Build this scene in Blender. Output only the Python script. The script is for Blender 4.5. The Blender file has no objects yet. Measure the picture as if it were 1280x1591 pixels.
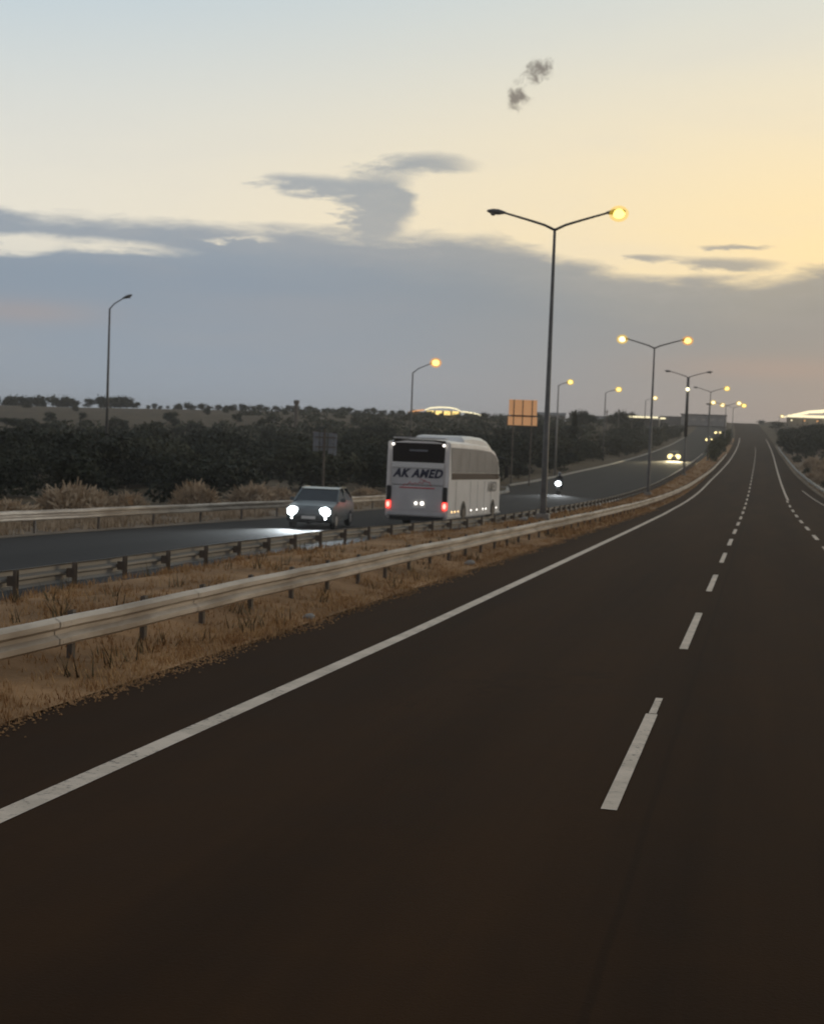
import bpy, math, random
import numpy as np
from mathutils import Vector, Matrix

R = math.radians
rnd = random.Random(7)
nrs = np.random.RandomState(11)
SC = bpy.context.scene
COL = SC.collection

# ------------------------------------------------------------------ camera
H_EYE = 2.35
YAW, PITCH, ROLL = R(13.13), R(3.089), R(2.1)
cam_data = bpy.data.cameras.new('camera')
cam = bpy.data.objects.new('camera', cam_data)
COL.objects.link(cam)
fwd = Vector((0, math.cos(PITCH), -math.sin(PITCH)))
up0 = Vector((0, math.sin(PITCH), math.cos(PITCH)))
rt0 = Vector((1, 0, 0))
rt = rt0 * math.cos(ROLL) + up0 * math.sin(ROLL)
up = -rt0 * math.sin(ROLL) + up0 * math.cos(ROLL)
rz = Matrix.Rotation(YAW, 3, 'Z')
rt, up, fwd = rz @ rt, rz @ up, rz @ fwd
cam.matrix_world = Matrix(((rt.x, up.x, -fwd.x, 0), (rt.y, up.y, -fwd.y, 0),
                           (rt.z, up.z, -fwd.z, H_EYE), (0, 0, 0, 1)))
cam_data.sensor_fit = 'VERTICAL'
cam_data.sensor_height = 36
cam_data.sensor_width = 36
cam_data.lens = 2300 / 1591 * 36
cam_data.clip_start = 0.1
cam_data.clip_end = 9000
cam_data.dof.use_dof = True
cam_data.dof.focus_distance = 6.0
cam_data.dof.aperture_fstop = 6.0
SC.camera = cam

# ------------------------------------------------------------------ world: dusk sky with a bank of cloud
world = bpy.data.worlds.new('World')
SC.world = world
world.use_nodes = True
WT = world.node_tree
WT.nodes.clear()


class NodeMath:
    """tiny expression builder on a node tree"""
    def __init__(self, tree):
        self.t = tree

    def op(self, kind, *args, clamp=False):
        n = self.t.nodes.new('ShaderNodeMath')
        n.operation = kind
        n.use_clamp = clamp
        for i, a in enumerate(args):
            if isinstance(a, (int, float)):
                n.inputs[i].default_value = a
            else:
                self.t.links.new(a, n.inputs[i])
        return n.outputs[0]

    def add(self, a, b): return self.op('ADD', a, b)
    def sub(self, a, b): return self.op('SUBTRACT', a, b)
    def mul(self, a, b): return self.op('MULTIPLY', a, b)
    def mx(self, a, b): return self.op('MAXIMUM', a, b)
    def clamp(self, a): return self.op('ADD', a, 0.0, clamp=True)

    def step(self, lo, hi, v):
        n = self.t.nodes.new('ShaderNodeMapRange')
        n.interpolation_type = 'SMOOTHSTEP'
        for nm, a in (('Value', v), ('From Min', lo), ('From Max', hi)):
            if isinstance(a, (int, float)):
                n.inputs[nm].default_value = a
            else:
                self.t.links.new(a, n.inputs[nm])
        return n.outputs['Result']

    def gauss(self, u, v, u0, v0, su, sv):
        a = self.mul(self.sub(u, u0), 1 / su)
        b = self.mul(self.sub(v, v0), 1 / sv)
        return self.op('EXPONENT', self.mul(self.add(self.mul(a, a), self.mul(b, b)), -1.0))

    def mix(self, f, a, b):
        n = self.t.nodes.new('ShaderNodeMix')
        n.data_type = 'RGBA'
        for s, v in ((0, f), (6, a), (7, b)):
            if isinstance(v, (int, float)):
                n.inputs[s].default_value = v
            elif isinstance(v, tuple):
                n.inputs[s].default_value = (*v, 1)
            else:
                self.t.links.new(v, n.inputs[s])
        return n.outputs[2]

    def vec(self, x, y, z):
        n = self.t.nodes.new('ShaderNodeCombineXYZ')
        for i, a in enumerate((x, y, z)):
            if isinstance(a, (int, float)):
                n.inputs[i].default_value = a
            else:
                self.t.links.new(a, n.inputs[i])
        return n.outputs[0]

    def noise(self, vec, scale, detail=4, rough=0.55, dist=0.0):
        n = self.t.nodes.new('ShaderNodeTexNoise')
        n.inputs['Scale'].default_value = scale
        n.inputs['Detail'].default_value = detail
        n.inputs['Roughness'].default_value = rough
        n.inputs['Distortion'].default_value = dist
        self.t.links.new(vec, n.inputs['Vector'])
        return n.outputs['Fac']


w = NodeMath(WT)
tc = WT.nodes.new('ShaderNodeTexCoord')
sep = WT.nodes.new('ShaderNodeSeparateXYZ')
WT.links.new(tc.outputs['Generated'], sep.inputs[0])
dx, dy, dz = sep.outputs
az = w.op('ARCTAN2', dx, dy)                     # 0 straight along the road, + to the right
el = w.op('ARCSINE', dz)
SUN_AZ, SUN_EL = 0.22, R(2.0)
cosd = w.op('COSINE', w.sub(az, SUN_AZ))
near_sun = w.op('POWER', w.mx(cosd, 0.0), 7.0)
day_side = w.step(-0.9, 0.75, cosd)
# clear sky
low = w.step(0.35, 0.11, el)
glow = w.mul(near_sun, w.add(0.50, w.mul(low, 0.50)))
cool = w.mix(low, (0.40, 0.545, 0.665), (0.74, 0.725, 0.66))
cool = w.mix(w.step(0.28, 1.2, el), cool, (0.20, 0.26, 0.34))
warm = w.mix(low, (0.88, 0.80, 0.60), (1.0, 0.765, 0.39))
clear = w.mix(glow, cool, warm)
clear = w.mix(day_side, (0.27, 0.28, 0.31), clear)
# wispy tint inside the clear part
v1 = w.vec(w.mul(az, 3.0), w.mul(el, 9.0), 0.7)
wisp = w.noise(v1, 1.6, 5, 0.6, 0.4)
clear = w.mix(w.mul(w.step(0.45, 0.75, wisp), 0.16), clear, (0.62, 0.62, 0.60))
# cloud bank
v2 = w.vec(w.mul(az, 9.0), w.mul(el, 34.0), 3.1)
n2 = w.sub(w.noise(v2, 1.0, 6, 0.55, 0.5), 0.5)
v3 = w.vec(w.mul(az, 26.0), w.mul(el, 120.0), 1.7)
n3 = w.sub(w.noise(v3, 1.0, 4, 0.6, 0.3), 0.5)
top = w.add(0.135, w.mul(w.step(-0.20, -0.07, az), -0.025))
top = w.add(top, w.mul(w.step(-0.01, 0.06, az), 0.012))
v5 = w.vec(w.mul(az, 60.0), w.mul(el, 210.0), 5.5)
n5 = w.sub(w.noise(v5, 1.0, 5, 0.65, 0.6), 0.5)
top = w.add(top, w.mul(n2, 0.026))
top = w.add(top, w.mul(n3, 0.013))
top = w.add(top, w.mul(n5, 0.007))
bank = w.step(0.006, -0.009, w.sub(el, top))
e2 = w.add(el, w.mul(n2, 0.010))
e3 = w.add(w.add(e2, w.mul(n3, 0.008)), w.mul(n5, 0.005))
a2 = w.add(w.add(az, w.mul(n3, 0.04)), w.mul(n5, 0.02))
tower = w.add(w.mul(w.gauss(a2, e3, -0.262, 0.141, 0.027, 0.028), 1.15), w.mul(w.gauss(a2, e3, -0.310, 0.160, 0.042, 0.0080), 0.95))
tower = w.add(tower, w.mul(w.gauss(a2, e3, -0.245, 0.155, 0.012, 0.010), 0.6))
puff = w.mul(w.gauss(a2, e3, -0.225, 0.178, 0.040, 0.0090), 0.85)
str1 = w.add(w.mul(w.gauss(a2, e3, -0.028, 0.1170, 0.042, 0.0062), 1.0), w.mul(w.gauss(a2, e3, -0.022, 0.1290, 0.026, 0.0024), 0.9))
str2 = w.mul(w.gauss(a2, e3, -0.081, 0.121, 0.018, 0.003), 0.7)
cl = w.add(w.add(tower, puff), w.add(str1, str2))
cl = w.step(0.20, 0.95, w.add(cl, w.add(w.mul(n3, 0.7), w.mul(n5, 0.75))))
gap = w.add(w.mul(w.gauss(a2, e3, -0.43, 0.1135, 0.060, 0.0062), 0.85), w.mul(w.gauss(a2, e3, -0.50, 0.112, 0.03, 0.008), 0.9))
gap = w.add(gap, w.mul(w.gauss(a2, e3, -0.345, 0.123, 0.028, 0.0022), 0.7))
gap = w.step(0.30, 0.95, w.add(gap, w.mul(n3, 0.9)))
dens = w.mx(w.mul(bank, w.sub(1.0, w.mul(gap, 0.85))), w.mul(cl, 0.9))
# thin parts of the bank let light through
thin = w.mul(w.step(-0.045, 0.0, w.sub(el, top)), 0.10)
dens = w.clamp(w.sub(dens, thin))
side = w.step(-0.40, 0.08, az)
bank_low = w.mix(side, (0.280, 0.330, 0.388), (0.305, 0.290, 0.268))
bank_high = w.mix(side, (0.248, 0.302, 0.368), (0.288, 0.290, 0.272))
bcol = w.mix(w.step(0.015, 0.10, el), bank_low, bank_high)
v4 = w.vec(w.mul(az, 4.0), w.mul(el, 26.0), 8.2)
soft = w.noise(v4, 1.0, 3, 0.5)
bcol = w.mix(w.mul(w.step(0.45, 0.75, soft), 0.22), bcol, (0.36, 0.345, 0.345))
bcol = w.mix(w.mul(w.step(0.40, 0.75, w.add(n5, 0.5)), w.mul(w.step(-0.05, 0.0, w.sub(el, top)), 0.22)), bcol, (0.42, 0.41, 0.40))
pink = w.add(w.gauss(az, el, 0.005, 0.050, 0.07, 0.008), w.gauss(az, el, -0.49, 0.069, 0.05, 0.008))
bcol = w.mix(w.mul(pink, 0.30), bcol, (0.46, 0.32, 0.25))
bcol = w.mix(day_side, (0.25, 0.25, 0.27), bcol)
sky = w.mix(dens, clear, bcol)
# windscreen dirt painted into the sky as two small dark smudges
vs = w.vec(w.mul(az, 130.0), w.mul(el, 130.0), 0.0)
ns = w.sub(w.noise(vs, 1.0, 5, 0.65, 0.6), 0.5)
sh = w.add(w.gauss(az, el, -0.156, 0.2375, 0.0105, 0.0080), w.gauss(az, el, -0.1695, 0.2210, 0.0085, 0.0090))
sh = w.step(0.34, 1.05, w.add(sh, w.mul(ns, 1.9)))
sky = w.mix(w.mul(sh, 0.82), sky, (0.125, 0.105, 0.095))
# below the horizon: the dark land goes on
sky = w.mix(w.step(0.0, -0.03, el), sky, (0.045, 0.04, 0.033))
nish = WT.nodes.new('ShaderNodeTexSky')
nish.sky_type = 'NISHITA'
nish.sun_disc = False
nish.sun_elevation = SUN_EL
nish.sun_rotation = SUN_AZ
bg1 = WT.nodes.new('ShaderNodeBackground')
bg1.inputs['Strength'].default_value = 0.004
WT.links.new(nish.outputs[0], bg1.inputs['Color'])
bg2 = WT.nodes.new('ShaderNodeBackground')
bg2.inputs['Strength'].default_value = 1.06
WT.links.new(sky, bg2.inputs['Color'])
addsh = WT.nodes.new('ShaderNodeAddShader')
WT.links.new(bg1.outputs[0], addsh.inputs[0])
WT.links.new(bg2.outputs[0], addsh.inputs[1])
wout = WT.nodes.new('ShaderNodeOutputWorld')
WT.links.new(addsh.outputs[0], wout.inputs[0])

# the sun is at the horizon behind the bank of cloud: a faint, very soft warm lamp
sd = bpy.data.lights.new('sun', 'SUN')
sd.energy = 0.5
sd.angle = R(14)
sd.color = (1.0, 0.78, 0.5)
sun = bpy.data.objects.new('sun', sd)
COL.objects.link(sun)
sdir = Vector((math.sin(SUN_AZ + 0.5) * math.cos(R(9)), math.cos(SUN_AZ + 0.5) * math.cos(R(9)), math.sin(R(9))))
sun.rotation_euler = sdir.to_track_quat('Z', 'Y').to_euler()

vs_ = SC.view_settings
vs_.view_transform = 'Standard'
vs_.look = 'None'
vs_.exposure = 0
vs_.gamma = 1
vs_.use_curve_mapping = False
SC.cycles.max_bounces = 6
SC.cycles.diffuse_bounces = 3
SC.cycles.sample_clamp_indirect = 4.0


# ------------------------------------------------------------------ materials
def new_mat(name):
    m = bpy.data.materials.new(name)
    m.use_nodes = True
    m.node_tree.nodes.clear()
    out = m.node_tree.nodes.new('ShaderNodeOutputMaterial')
    return m, NodeMath(m.node_tree), out


def mat(name, col, col2=None, scale=3.0, rough=0.7, metal=0.0, bump=0.0, bump_scale=None, spec=0.5, stretch=(1, 1, 1), rough2=None, detail=5):
    m, k, out = new_mat(name)
    t = m.node_tree
    b = t.nodes.new('ShaderNodeBsdfPrincipled')
    b.inputs['Roughness'].default_value = rough
    b.inputs['Metallic'].default_value = metal
    b.inputs['Specular IOR Level'].default_value = spec
    tcn = t.nodes.new('ShaderNodeTexCoord')
    mp = t.nodes.new('ShaderNodeMapping')
    mp.inputs['Scale'].default_value = stretch
    t.links.new(tcn.outputs['Object'], mp.inputs[0])
    if col2 is None:
        col2 = tuple(c * 0.82 for c in col)
    nz = k.noise(mp.outputs[0], scale, detail, 0.6)
    f = k.step(0.32, 0.68, nz)
    t.links.new(k.mix(f, col, col2), b.inputs['Base Color'])
    if rough2 is not None:
        t.links.new(k.add(rough, k.mul(f, rough2 - rough)), b.inputs['Roughness'])
    if bump:
        bn = t.nodes.new('ShaderNodeBump')
        bn.inputs['Strength'].default_value = bump
        bn.inputs['Distance'].default_value = 0.05
        t.links.new(k.noise(mp.outputs[0], bump_scale or scale * 8, 4, 0.6), bn.inputs['Height'])
        t.links.new(bn.outputs[0], b.inputs['Normal'])
    t.links.new(b.outputs[0], out.inputs[0])
    return m


def emit(name, col, strength):
    m, k, out = new_mat(name)
    e = m.node_tree.nodes.new('ShaderNodeEmission')
    e.inputs['Color'].default_value = (*col, 1)
    e.inputs['Strength'].default_value = strength
    m.node_tree.links.new(e.outputs[0], out.inputs[0])
    return m


def bowl(name, col, strength, through):  # see-through glow for the glare painted round a lamp
    m, k, out = new_mat(name)
    t = m.node_tree
    e = t.nodes.new('ShaderNodeEmission')
    e.inputs['Color'].default_value = (*col, 1)
    e.inputs['Strength'].default_value = strength
    tr = t.nodes.new('ShaderNodeBsdfTransparent')
    mx = t.nodes.new('ShaderNodeMixShader')
    mx.inputs[0].default_value = through
    t.links.new(e.outputs[0], mx.inputs[1])
    t.links.new(tr.outputs[0], mx.inputs[2])
    t.links.new(mx.outputs[0], out.inputs[0])
    return m


def asphalt(name, c1, c2, rough):
    m, k, out = new_mat(name)
    t = m.node_tree
    b = t.nodes.new('ShaderNodeBsdfPrincipled')
    b.inputs['Specular IOR Level'].default_value = 0.10
    tcn = t.nodes.new('ShaderNodeTexCoord')
    sp = t.nodes.new('ShaderNodeSeparateXYZ')
    t.links.new(tcn.outputs['Object'], sp.inputs[0])
    large = k.noise(k.vec(k.mul(sp.outputs[0], 0.55), k.mul(sp.outputs[1], 0.045), 0.0), 1.0, 4, 0.6)
    fine = k.noise(tcn.outputs['Object'], 42.0, 3, 0.7)
    mid = k.noise(tcn.outputs['Object'], 1.3, 5, 0.65)
    wheel = k.mul(k.add(k.op('SINE', k.add(k.mul(sp.outputs[0], 3.49), 0.6)), 1.0), 0.5)      # wheel paths about 1.8 m apart
    streak = k.noise(k.vec(k.mul(sp.outputs[0], 5.0), k.mul(sp.outputs[1], 0.10), 4.0), 1.0, 4, 0.65)
    f = k.add(k.mul(k.step(0.3, 0.7, large), 0.38), k.add(k.mul(k.step(0.35, 0.7, mid), 0.16), k.mul(fine, 0.30)))
    f = k.clamp(k.add(f, k.add(k.mul(wheel, 0.12), k.mul(k.sub(streak, 0.5), 0.45))))
    vo = t.nodes.new('ShaderNodeTexVoronoi')
    vo.feature = 'DISTANCE_TO_EDGE'
    vo.inputs['Scale'].default_value = 1.0
    wob = k.mul(k.sub(mid, 0.5), 1.3)
    t.links.new(k.vec(k.add(k.mul(sp.outputs[0], 0.16), wob), k.add(k.mul(sp.outputs[1], 0.10), wob), 0.0), vo.inputs['Vector'])
    crack = k.mul(k.step(0.006, 0.0015, vo.outputs['Distance']), k.step(0.48, 0.62, large))
    joint = k.step(0.035, 0.012, k.op('ABSOLUTE', k.add(k.add(sp.outputs[0], 0.62), k.mul(k.sub(mid, 0.5), 0.05))))
    dark = k.mx(k.mul(crack, 0.6), k.mul(joint, 0.55))
    f = k.mul(f, k.sub(1.0, dark))
    t.links.new(k.mix(f, c1, c2), b.inputs['Base Color'])
    t.links.new(k.add(rough, k.mul(mid, 0.14)), b.inputs['Roughness'])
    bn = t.nodes.new('ShaderNodeBump')
    bn.inputs['Strength'].default_value = 0.35
    bn.inputs['Distance'].default_value = 0.012
    t.links.new(fine, bn.inputs['Height'])
    t.links.new(bn.outputs[0], b.inputs['Normal'])
    t.links.new(b.outputs[0], out.inputs[0])
    return m


M = {}
M['asphalt'] = asphalt('asphalt', (0.018, 0.0078, 0.0024), (0.048, 0.0215, 0.0070), 0.92)
M['asphalt_old'] = asphalt('asphalt_old', (0.022, 0.019, 0.0175), (0.038, 0.033, 0.030), 0.80)
M['paint'] = mat('road_paint', (0.66, 0.53, 0.41), (0.50, 0.40, 0.30), 2.2, 0.7, bump=0.2, bump_scale=30)
_t = M['paint'].node_tree
_k = NodeMath(_t)
_b = [n for n in _t.nodes if n.type == 'BSDF_PRINCIPLED'][0]
_c = [n for n in _t.nodes if n.type == 'TEX_COORD'][0]
_src = _b.inputs['Base Color'].links[0].from_socket
_wear = _k.mul(_k.step(0.52, 0.66, _k.noise(_c.outputs['Object'], 16.0, 5, 0.7)), _k.step(0.35, 0.65, _k.noise(_c.outputs['Object'], 1.1, 3, 0.6)))
_t.links.new(_k.mix(_k.mul(_wear, 0.75), _src, (0.06, 0.045, 0.035)), _b.inputs['Base Color'])
M['ground'] = mat('dry_ground', (0.125, 0.088, 0.050), (0.070, 0.052, 0.032), 0.35, 0.95, bump=0.6, bump_scale=1.6, spec=0.1)
M['median'] = mat('median_soil', (0.37, 0.215, 0.105), (0.20, 0.112, 0.052), 0.6, 0.95, bump=0.7, bump_scale=4, spec=0.1)
M['bank'] = mat('bank_soil', (0.26, 0.195, 0.135), (0.15, 0.112, 0.078), 0.5, 0.95, bump=0.8, bump_scale=2, spec=0.1)
M['grass_a'] = mat('dry_grass', (0.47, 0.285, 0.130), (0.32, 0.175, 0.075), 0.7, 0.9, spec=0.15)
M['grass_b'] = mat('straw', (0.50, 0.375, 0.25), (0.34, 0.245, 0.155), 1.3, 0.9, spec=0.15)
M['galv'] = mat('galvanised_steel', (0.53, 0.445, 0.355), (0.27, 0.21, 0.155), 1.1, 0.6, metal=0.2, stretch=(1, 0.5, 3))
M['galv_dull_shaded'] = mat('dull_shaded_galvanised_steel', (0.24, 0.225, 0.205), (0.16, 0.15, 0.135), 1.6, 0.5, metal=0.3, stretch=(1, 0.25, 3))  # dull steel, with the shade on the median rail's back in its colour
M['galv_dark'] = mat('weathered_post_steel', (0.15, 0.118, 0.088), (0.085, 0.066, 0.05), 3, 0.7, metal=0.1)
M['pole'] = mat('lamp_pole_steel', (0.15, 0.138, 0.125), (0.10, 0.092, 0.084), 2, 0.55, metal=0.4)
M['pole_light'] = mat('pale_pole_steel', (0.34, 0.31, 0.28), (0.25, 0.23, 0.21), 2, 0.6, metal=0.3)
M['housing'] = mat('lamp_housing', (0.16, 0.15, 0.14), (0.11, 0.10, 0.09), 4, 0.5)
M['glass_off'] = mat('lamp_glass_unlit', (0.25, 0.24, 0.22), (0.2, 0.19, 0.17), 4, 0.15)
M['conc'] = mat('concrete', (0.33, 0.30, 0.26), (0.23, 0.21, 0.18), 1.5, 0.85, bump=0.3)
M['leaf_a'] = mat('scrub_leaf', (0.031, 0.034, 0.015), (0.012, 0.0145, 0.007), 0.9, 0.75, spec=0.2)
M['leaf_b'] = mat('olive_leaf', (0.060, 0.057, 0.028), (0.027, 0.028, 0.013), 0.9, 0.75, spec=0.2)
M['leaf_c'] = mat('hedge_leaf', (0.058, 0.058, 0.020), (0.030, 0.032, 0.012), 0.9, 0.75, spec=0.2)
M['bark'] = mat('bark', (0.07, 0.05, 0.035), (0.04, 0.03, 0.02), 5, 0.9)
M['white'] = mat('white_bus_paint', (0.84, 0.79, 0.74), (0.74, 0.69, 0.64), 0.8, 0.32)
M['white2'] = mat('white_roof_pod', (0.80, 0.77, 0.72), (0.72, 0.69, 0.65), 0.8, 0.4)
M['grey'] = mat('grey_bus_panel', (0.62, 0.59, 0.57), (0.52, 0.495, 0.475), 0.8, 0.35)
M['tint'] = mat('tinted_bus_glass', (0.016, 0.012, 0.010), (0.012, 0.009, 0.008), 2, 0.12)
M['rear_tint'] = mat('dark_rear_glass', (0.014, 0.009, 0.007), (0.011, 0.007, 0.006), 2, 0.35, spec=0.2)
M['sky_pale_glass'] = mat('sky_reflection_side_glass', (0.47, 0.425, 0.38), (0.40, 0.36, 0.32), 1.2, 0.15)  # pale sky reflection put into the glass colour
M['band'] = mat('brown_side_band', (0.115, 0.085, 0.066), (0.085, 0.063, 0.05), 1.5, 0.25)
M['black'] = mat('black_plastic', (0.02, 0.019, 0.018), (0.014, 0.013, 0.012), 4, 0.55)
M['rubber'] = mat('tyre_rubber', (0.018, 0.017, 0.016), (0.013, 0.012, 0.012), 6, 0.85)
M['rim'] = mat('wheel_rim', (0.42, 0.41, 0.40), (0.3, 0.29, 0.28), 5, 0.35, metal=0.7)
M['navy'] = mat('navy_lettering', (0.018, 0.02, 0.05), (0.014, 0.016, 0.04), 3, 0.5)
M['greytext'] = mat('grey_lettering', (0.20, 0.185, 0.175), (0.17, 0.16, 0.15), 3, 0.5)
M['redprint'] = mat('red_print', (0.62, 0.085, 0.10), (0.52, 0.07, 0.085), 3, 0.5)
M['carpaint'] = mat('silver_car_paint', (0.17, 0.185, 0.185), (0.145, 0.155, 0.155), 2, 0.25, metal=0.4)
M['cardark'] = mat('dark_car_paint', (0.06, 0.06, 0.065), (0.05, 0.05, 0.055), 2, 0.25, metal=0.3)
M['carglass'] = mat('car_glass', (0.02, 0.022, 0.022), (0.015, 0.016, 0.016), 2, 0.08)
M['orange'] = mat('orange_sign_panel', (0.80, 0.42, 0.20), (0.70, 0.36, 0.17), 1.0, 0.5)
M['signback'] = mat('grey_sign_back', (0.23, 0.235, 0.25), (0.17, 0.175, 0.185), 2.5, 0.5, metal=0.2)
M['wall'] = mat('far_building_wall', (0.34, 0.31, 0.29), (0.28, 0.255, 0.235), 0.4, 0.85)
M['roofdark'] = mat('far_building_roof', (0.17, 0.15, 0.14), (0.13, 0.12, 0.11), 0.4, 0.85)
M['cloth'] = mat('dark_riding_jacket', (0.035, 0.034, 0.036), (0.025, 0.025, 0.027), 9, 0.85)
M['sodium'] = emit('sodium_lamp', (1.0, 0.60, 0.16), 4.2)
M['sodium_y'] = emit('sodium_lamp_yellow', (1.0, 0.74, 0.20), 3.6)
M['metal_halide'] = emit('white_lamp', (1.0, 0.90, 0.55), 3.0)
M['bowl'] = bowl('amber_glare_halo', (1.0, 0.42, 0.05), 1.1, 0.68)
M['halo_y'] = bowl('yellow_glare_halo', (1.0, 0.62, 0.05), 1.1, 0.66)
M['head'] = emit('headlight_white', (0.88, 0.97, 1.0), 26.0)
M['head_warm'] = emit('headlight_warm', (1.0, 0.80, 0.36), 2.7)
M['tail'] = emit('tail_light_red', (1.0, 0.05, 0.035), 2.6)
M['tail_core'] = emit('tail_light_core', (1.0, 0.30, 0.24), 3.0)
M['marker_w'] = emit('white_marker_light', (1.0, 0.95, 0.86), 3.0)
M['marker_o'] = emit('orange_marker_light', (1.0, 0.62, 0.26), 3.0)
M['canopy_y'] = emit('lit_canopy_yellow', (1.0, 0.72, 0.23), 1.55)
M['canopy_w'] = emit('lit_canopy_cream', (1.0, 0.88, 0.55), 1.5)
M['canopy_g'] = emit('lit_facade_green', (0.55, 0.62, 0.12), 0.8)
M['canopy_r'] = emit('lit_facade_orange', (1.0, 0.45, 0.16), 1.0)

# light falling on the orange sign panel, put in as a faint emission
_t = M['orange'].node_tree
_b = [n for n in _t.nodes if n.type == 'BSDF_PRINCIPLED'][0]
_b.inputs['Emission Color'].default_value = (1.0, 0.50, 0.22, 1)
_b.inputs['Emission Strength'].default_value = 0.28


# ------------------------------------------------------------------ mesh helper
class MB:
    def __init__(self):
        self.v, self.f = [], []

    def poly(self, pts):
        n = len(self.v)
        self.v += [tuple(p) for p in pts]
        self.f.append(tuple(range(n, n + len(pts))))
        return self

    def box(self, c, s, rot=None):
        n = len(self.v)
        for x in (-.5, .5):
            for y in (-.5, .5):
                for z in (-.5, .5):
                    p = Vector((x * s[0], y * s[1], z * s[2]))
                    if rot is not None:
                        p = rot @ p
                    self.v.append((p.x + c[0], p.y + c[1], p.z + c[2]))
        for q in ((0, 1, 3, 2), (4, 6, 7, 5), (0, 4, 5, 1), (2, 3, 7, 6), (0, 2, 6, 4), (1, 5, 7, 3)):
            self.f.append(tuple(n + i for i in q))
        return self

    def tube(self, pts, radii, n=8, cap=True):
        pts = [Vector(p) for p in pts]
        if isinstance(radii, (int, float)):
            radii = [radii] * len(pts)
        base = len(self.v)
        for i, p in enumerate(pts):
            d = (pts[min(i + 1, len(pts) - 1)] - pts[max(i - 1, 0)]).normalized()
            a = Vector((0, 0, 1)) if abs(d.z) < 0.9 else Vector((1, 0, 0))
            u = d.cross(a).normalized()
            q = d.cross(u)
            for k in range(n):
                t = 2 * math.pi * k / n
                o = p + (u * math.cos(t) + q * math.sin(t)) * radii[i]
                self.v.append(tuple(o))
        for i in range(len(pts) - 1):
            for k in range(n):
                a, b = base + i * n + k, base + i * n + (k + 1) % n
                self.f.append((a, b, b + n, a + n))
        if cap:
            self.f.append(tuple(base + k for k in range(n))[::-1])
            self.f.append(tuple(base + (len(pts) - 1) * n + k for k in range(n)))
        return self

    def disc(self, c, normal, r, n=12, depth=0.04):
        c, d = Vector(c), Vector(normal).normalized()
        return self.tube([c, c + d * depth], [r, r * 0.92], n)

    def ball(self, c, r, nu=10, nv=6):
        if isinstance(r, (int, float)):
            r = (r, r, r)
        base = len(self.v)
        for j in range(nv + 1):
            p = math.pi * j / nv
            for i in range(nu):
                t = 2 * math.pi * i / nu
                self.v.append((c[0] + r[0] * math.sin(p) * math.cos(t), c[1] + r[1] * math.sin(p) * math.sin(t), c[2] + r[2] * math.cos(p)))
        for j in range(nv):
            for i in range(nu):
                a, b = base + j * nu + i, base + j * nu + (i + 1) % nu
                self.f.append((a, a + nu, b + nu, b))
        return self

    def prism(self, outline, x0, x1):
        """outline in (y, z), extruded along x"""
        n, k = len(self.v), len(outline)
        for x in (x0, x1):
            self.v += [(x, p[0], p[1]) for p in outline]
        self.f.append(tuple(n + i for i in range(k)))
        self.f.append(tuple(n + k + i for i in range(k))[::-1])
        for i in range(k):
            j = (i + 1) % k
            self.f.append((n + i, n + k + i, n + k + j, n + j))
        return self

    def mesh(self, name, material, smooth=False, bevel=0, recalc=True):
        me = bpy.data.meshes.new(name)
        me.from_pydata(self.v, [], self.f)
        if recalc:
            import bmesh
            bm = bmesh.new()
            bm.from_mesh(me)
            bmesh.ops.recalc_face_normals(bm, faces=bm.faces)
            if bevel:
                bmesh.ops.bevel(bm, geom=[e for e in bm.edges if len(e.link_faces) == 2 and e.calc_face_angle(0) > 0.5],
                                offset=bevel, segments=2, affect='EDGES', clamp_overlap=True)
            bm.to_mesh(me)
            bm.free()
        me.materials.append(material)
        if smooth:
            me.polygons.foreach_set('use_smooth', [True] * len(me.polygons))
        me.update()
        return me

    def build(self, name, material, parent=None, **kw):
        return link(name, self.mesh(name, material, **kw), parent)


def link(name, mesh, parent=None, loc=None):
    o = bpy.data.objects.new(name, mesh)
    COL.objects.link(o)
    if parent is not None:
        o.parent = parent
    if loc is not None:
        o.location = loc
    return o


def tag(o, label=None, cat=None, group=None, kind=None):
    for k, v in (('label', label), ('category', cat), ('group', group), ('kind', kind)):
        if v:
            o[k] = v
    return o


def thing(name, label, cat, loc=(0, 0, 0), rz=0.0, group=None, scale=1.0):
    o = bpy.data.objects.new(name, None)
    COL.objects.link(o)
    o.location = loc
    o.rotation_euler = (0, 0, rz)
    o.scale = (scale,) * 3 if isinstance(scale, (int, float)) else scale
    return tag(o, label, cat, group)


def dup(root, loc, rz=0.0, label=None, group=None, scale=None):
    r = root.copy()
    COL.objects.link(r)
    r.location = loc
    r.rotation_euler = (0, 0, rz)
    if scale is not None:
        r.scale = (scale,) * 3 if isinstance(scale, (int, float)) else scale
    if label:
        r['label'] = label
    if group:
        r['group'] = group
    for ch in list(root.children):
        c = ch.copy()
        COL.objects.link(c)
        c.parent = r
        for g in ch.children:
            d = g.copy()
            COL.objects.link(d)
            d.parent = c
    return r


def text_mesh(body, size, material, name, shear=0.0, bold=0.0, depth=0.004, width=None):
    cu = bpy.data.curves.new(name, 'FONT')
    cu.body = body
    cu.size = size
    cu.shear = shear
    cu.offset = bold
    cu.extrude = depth
    cu.space_character = 1.12
    cu.align_x = 'CENTER'
    cu.align_y = 'CENTER'
    ob = bpy.data.objects.new(name, cu)
    COL.objects.link(ob)
    bpy.context.view_layer.update()
    dg = bpy.context.evaluated_depsgraph_get()
    me = bpy.data.meshes.new_from_object(ob.evaluated_get(dg))
    bpy.data.objects.remove(ob)
    me.name = name
    me.materials.clear()
    me.materials.append(material)
    if width:
        xs = [v.co.x for v in me.vertices]
        k = width / (max(xs) - min(xs))
        for v in me.vertices:
            v.co.x *= k
    return me


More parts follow.
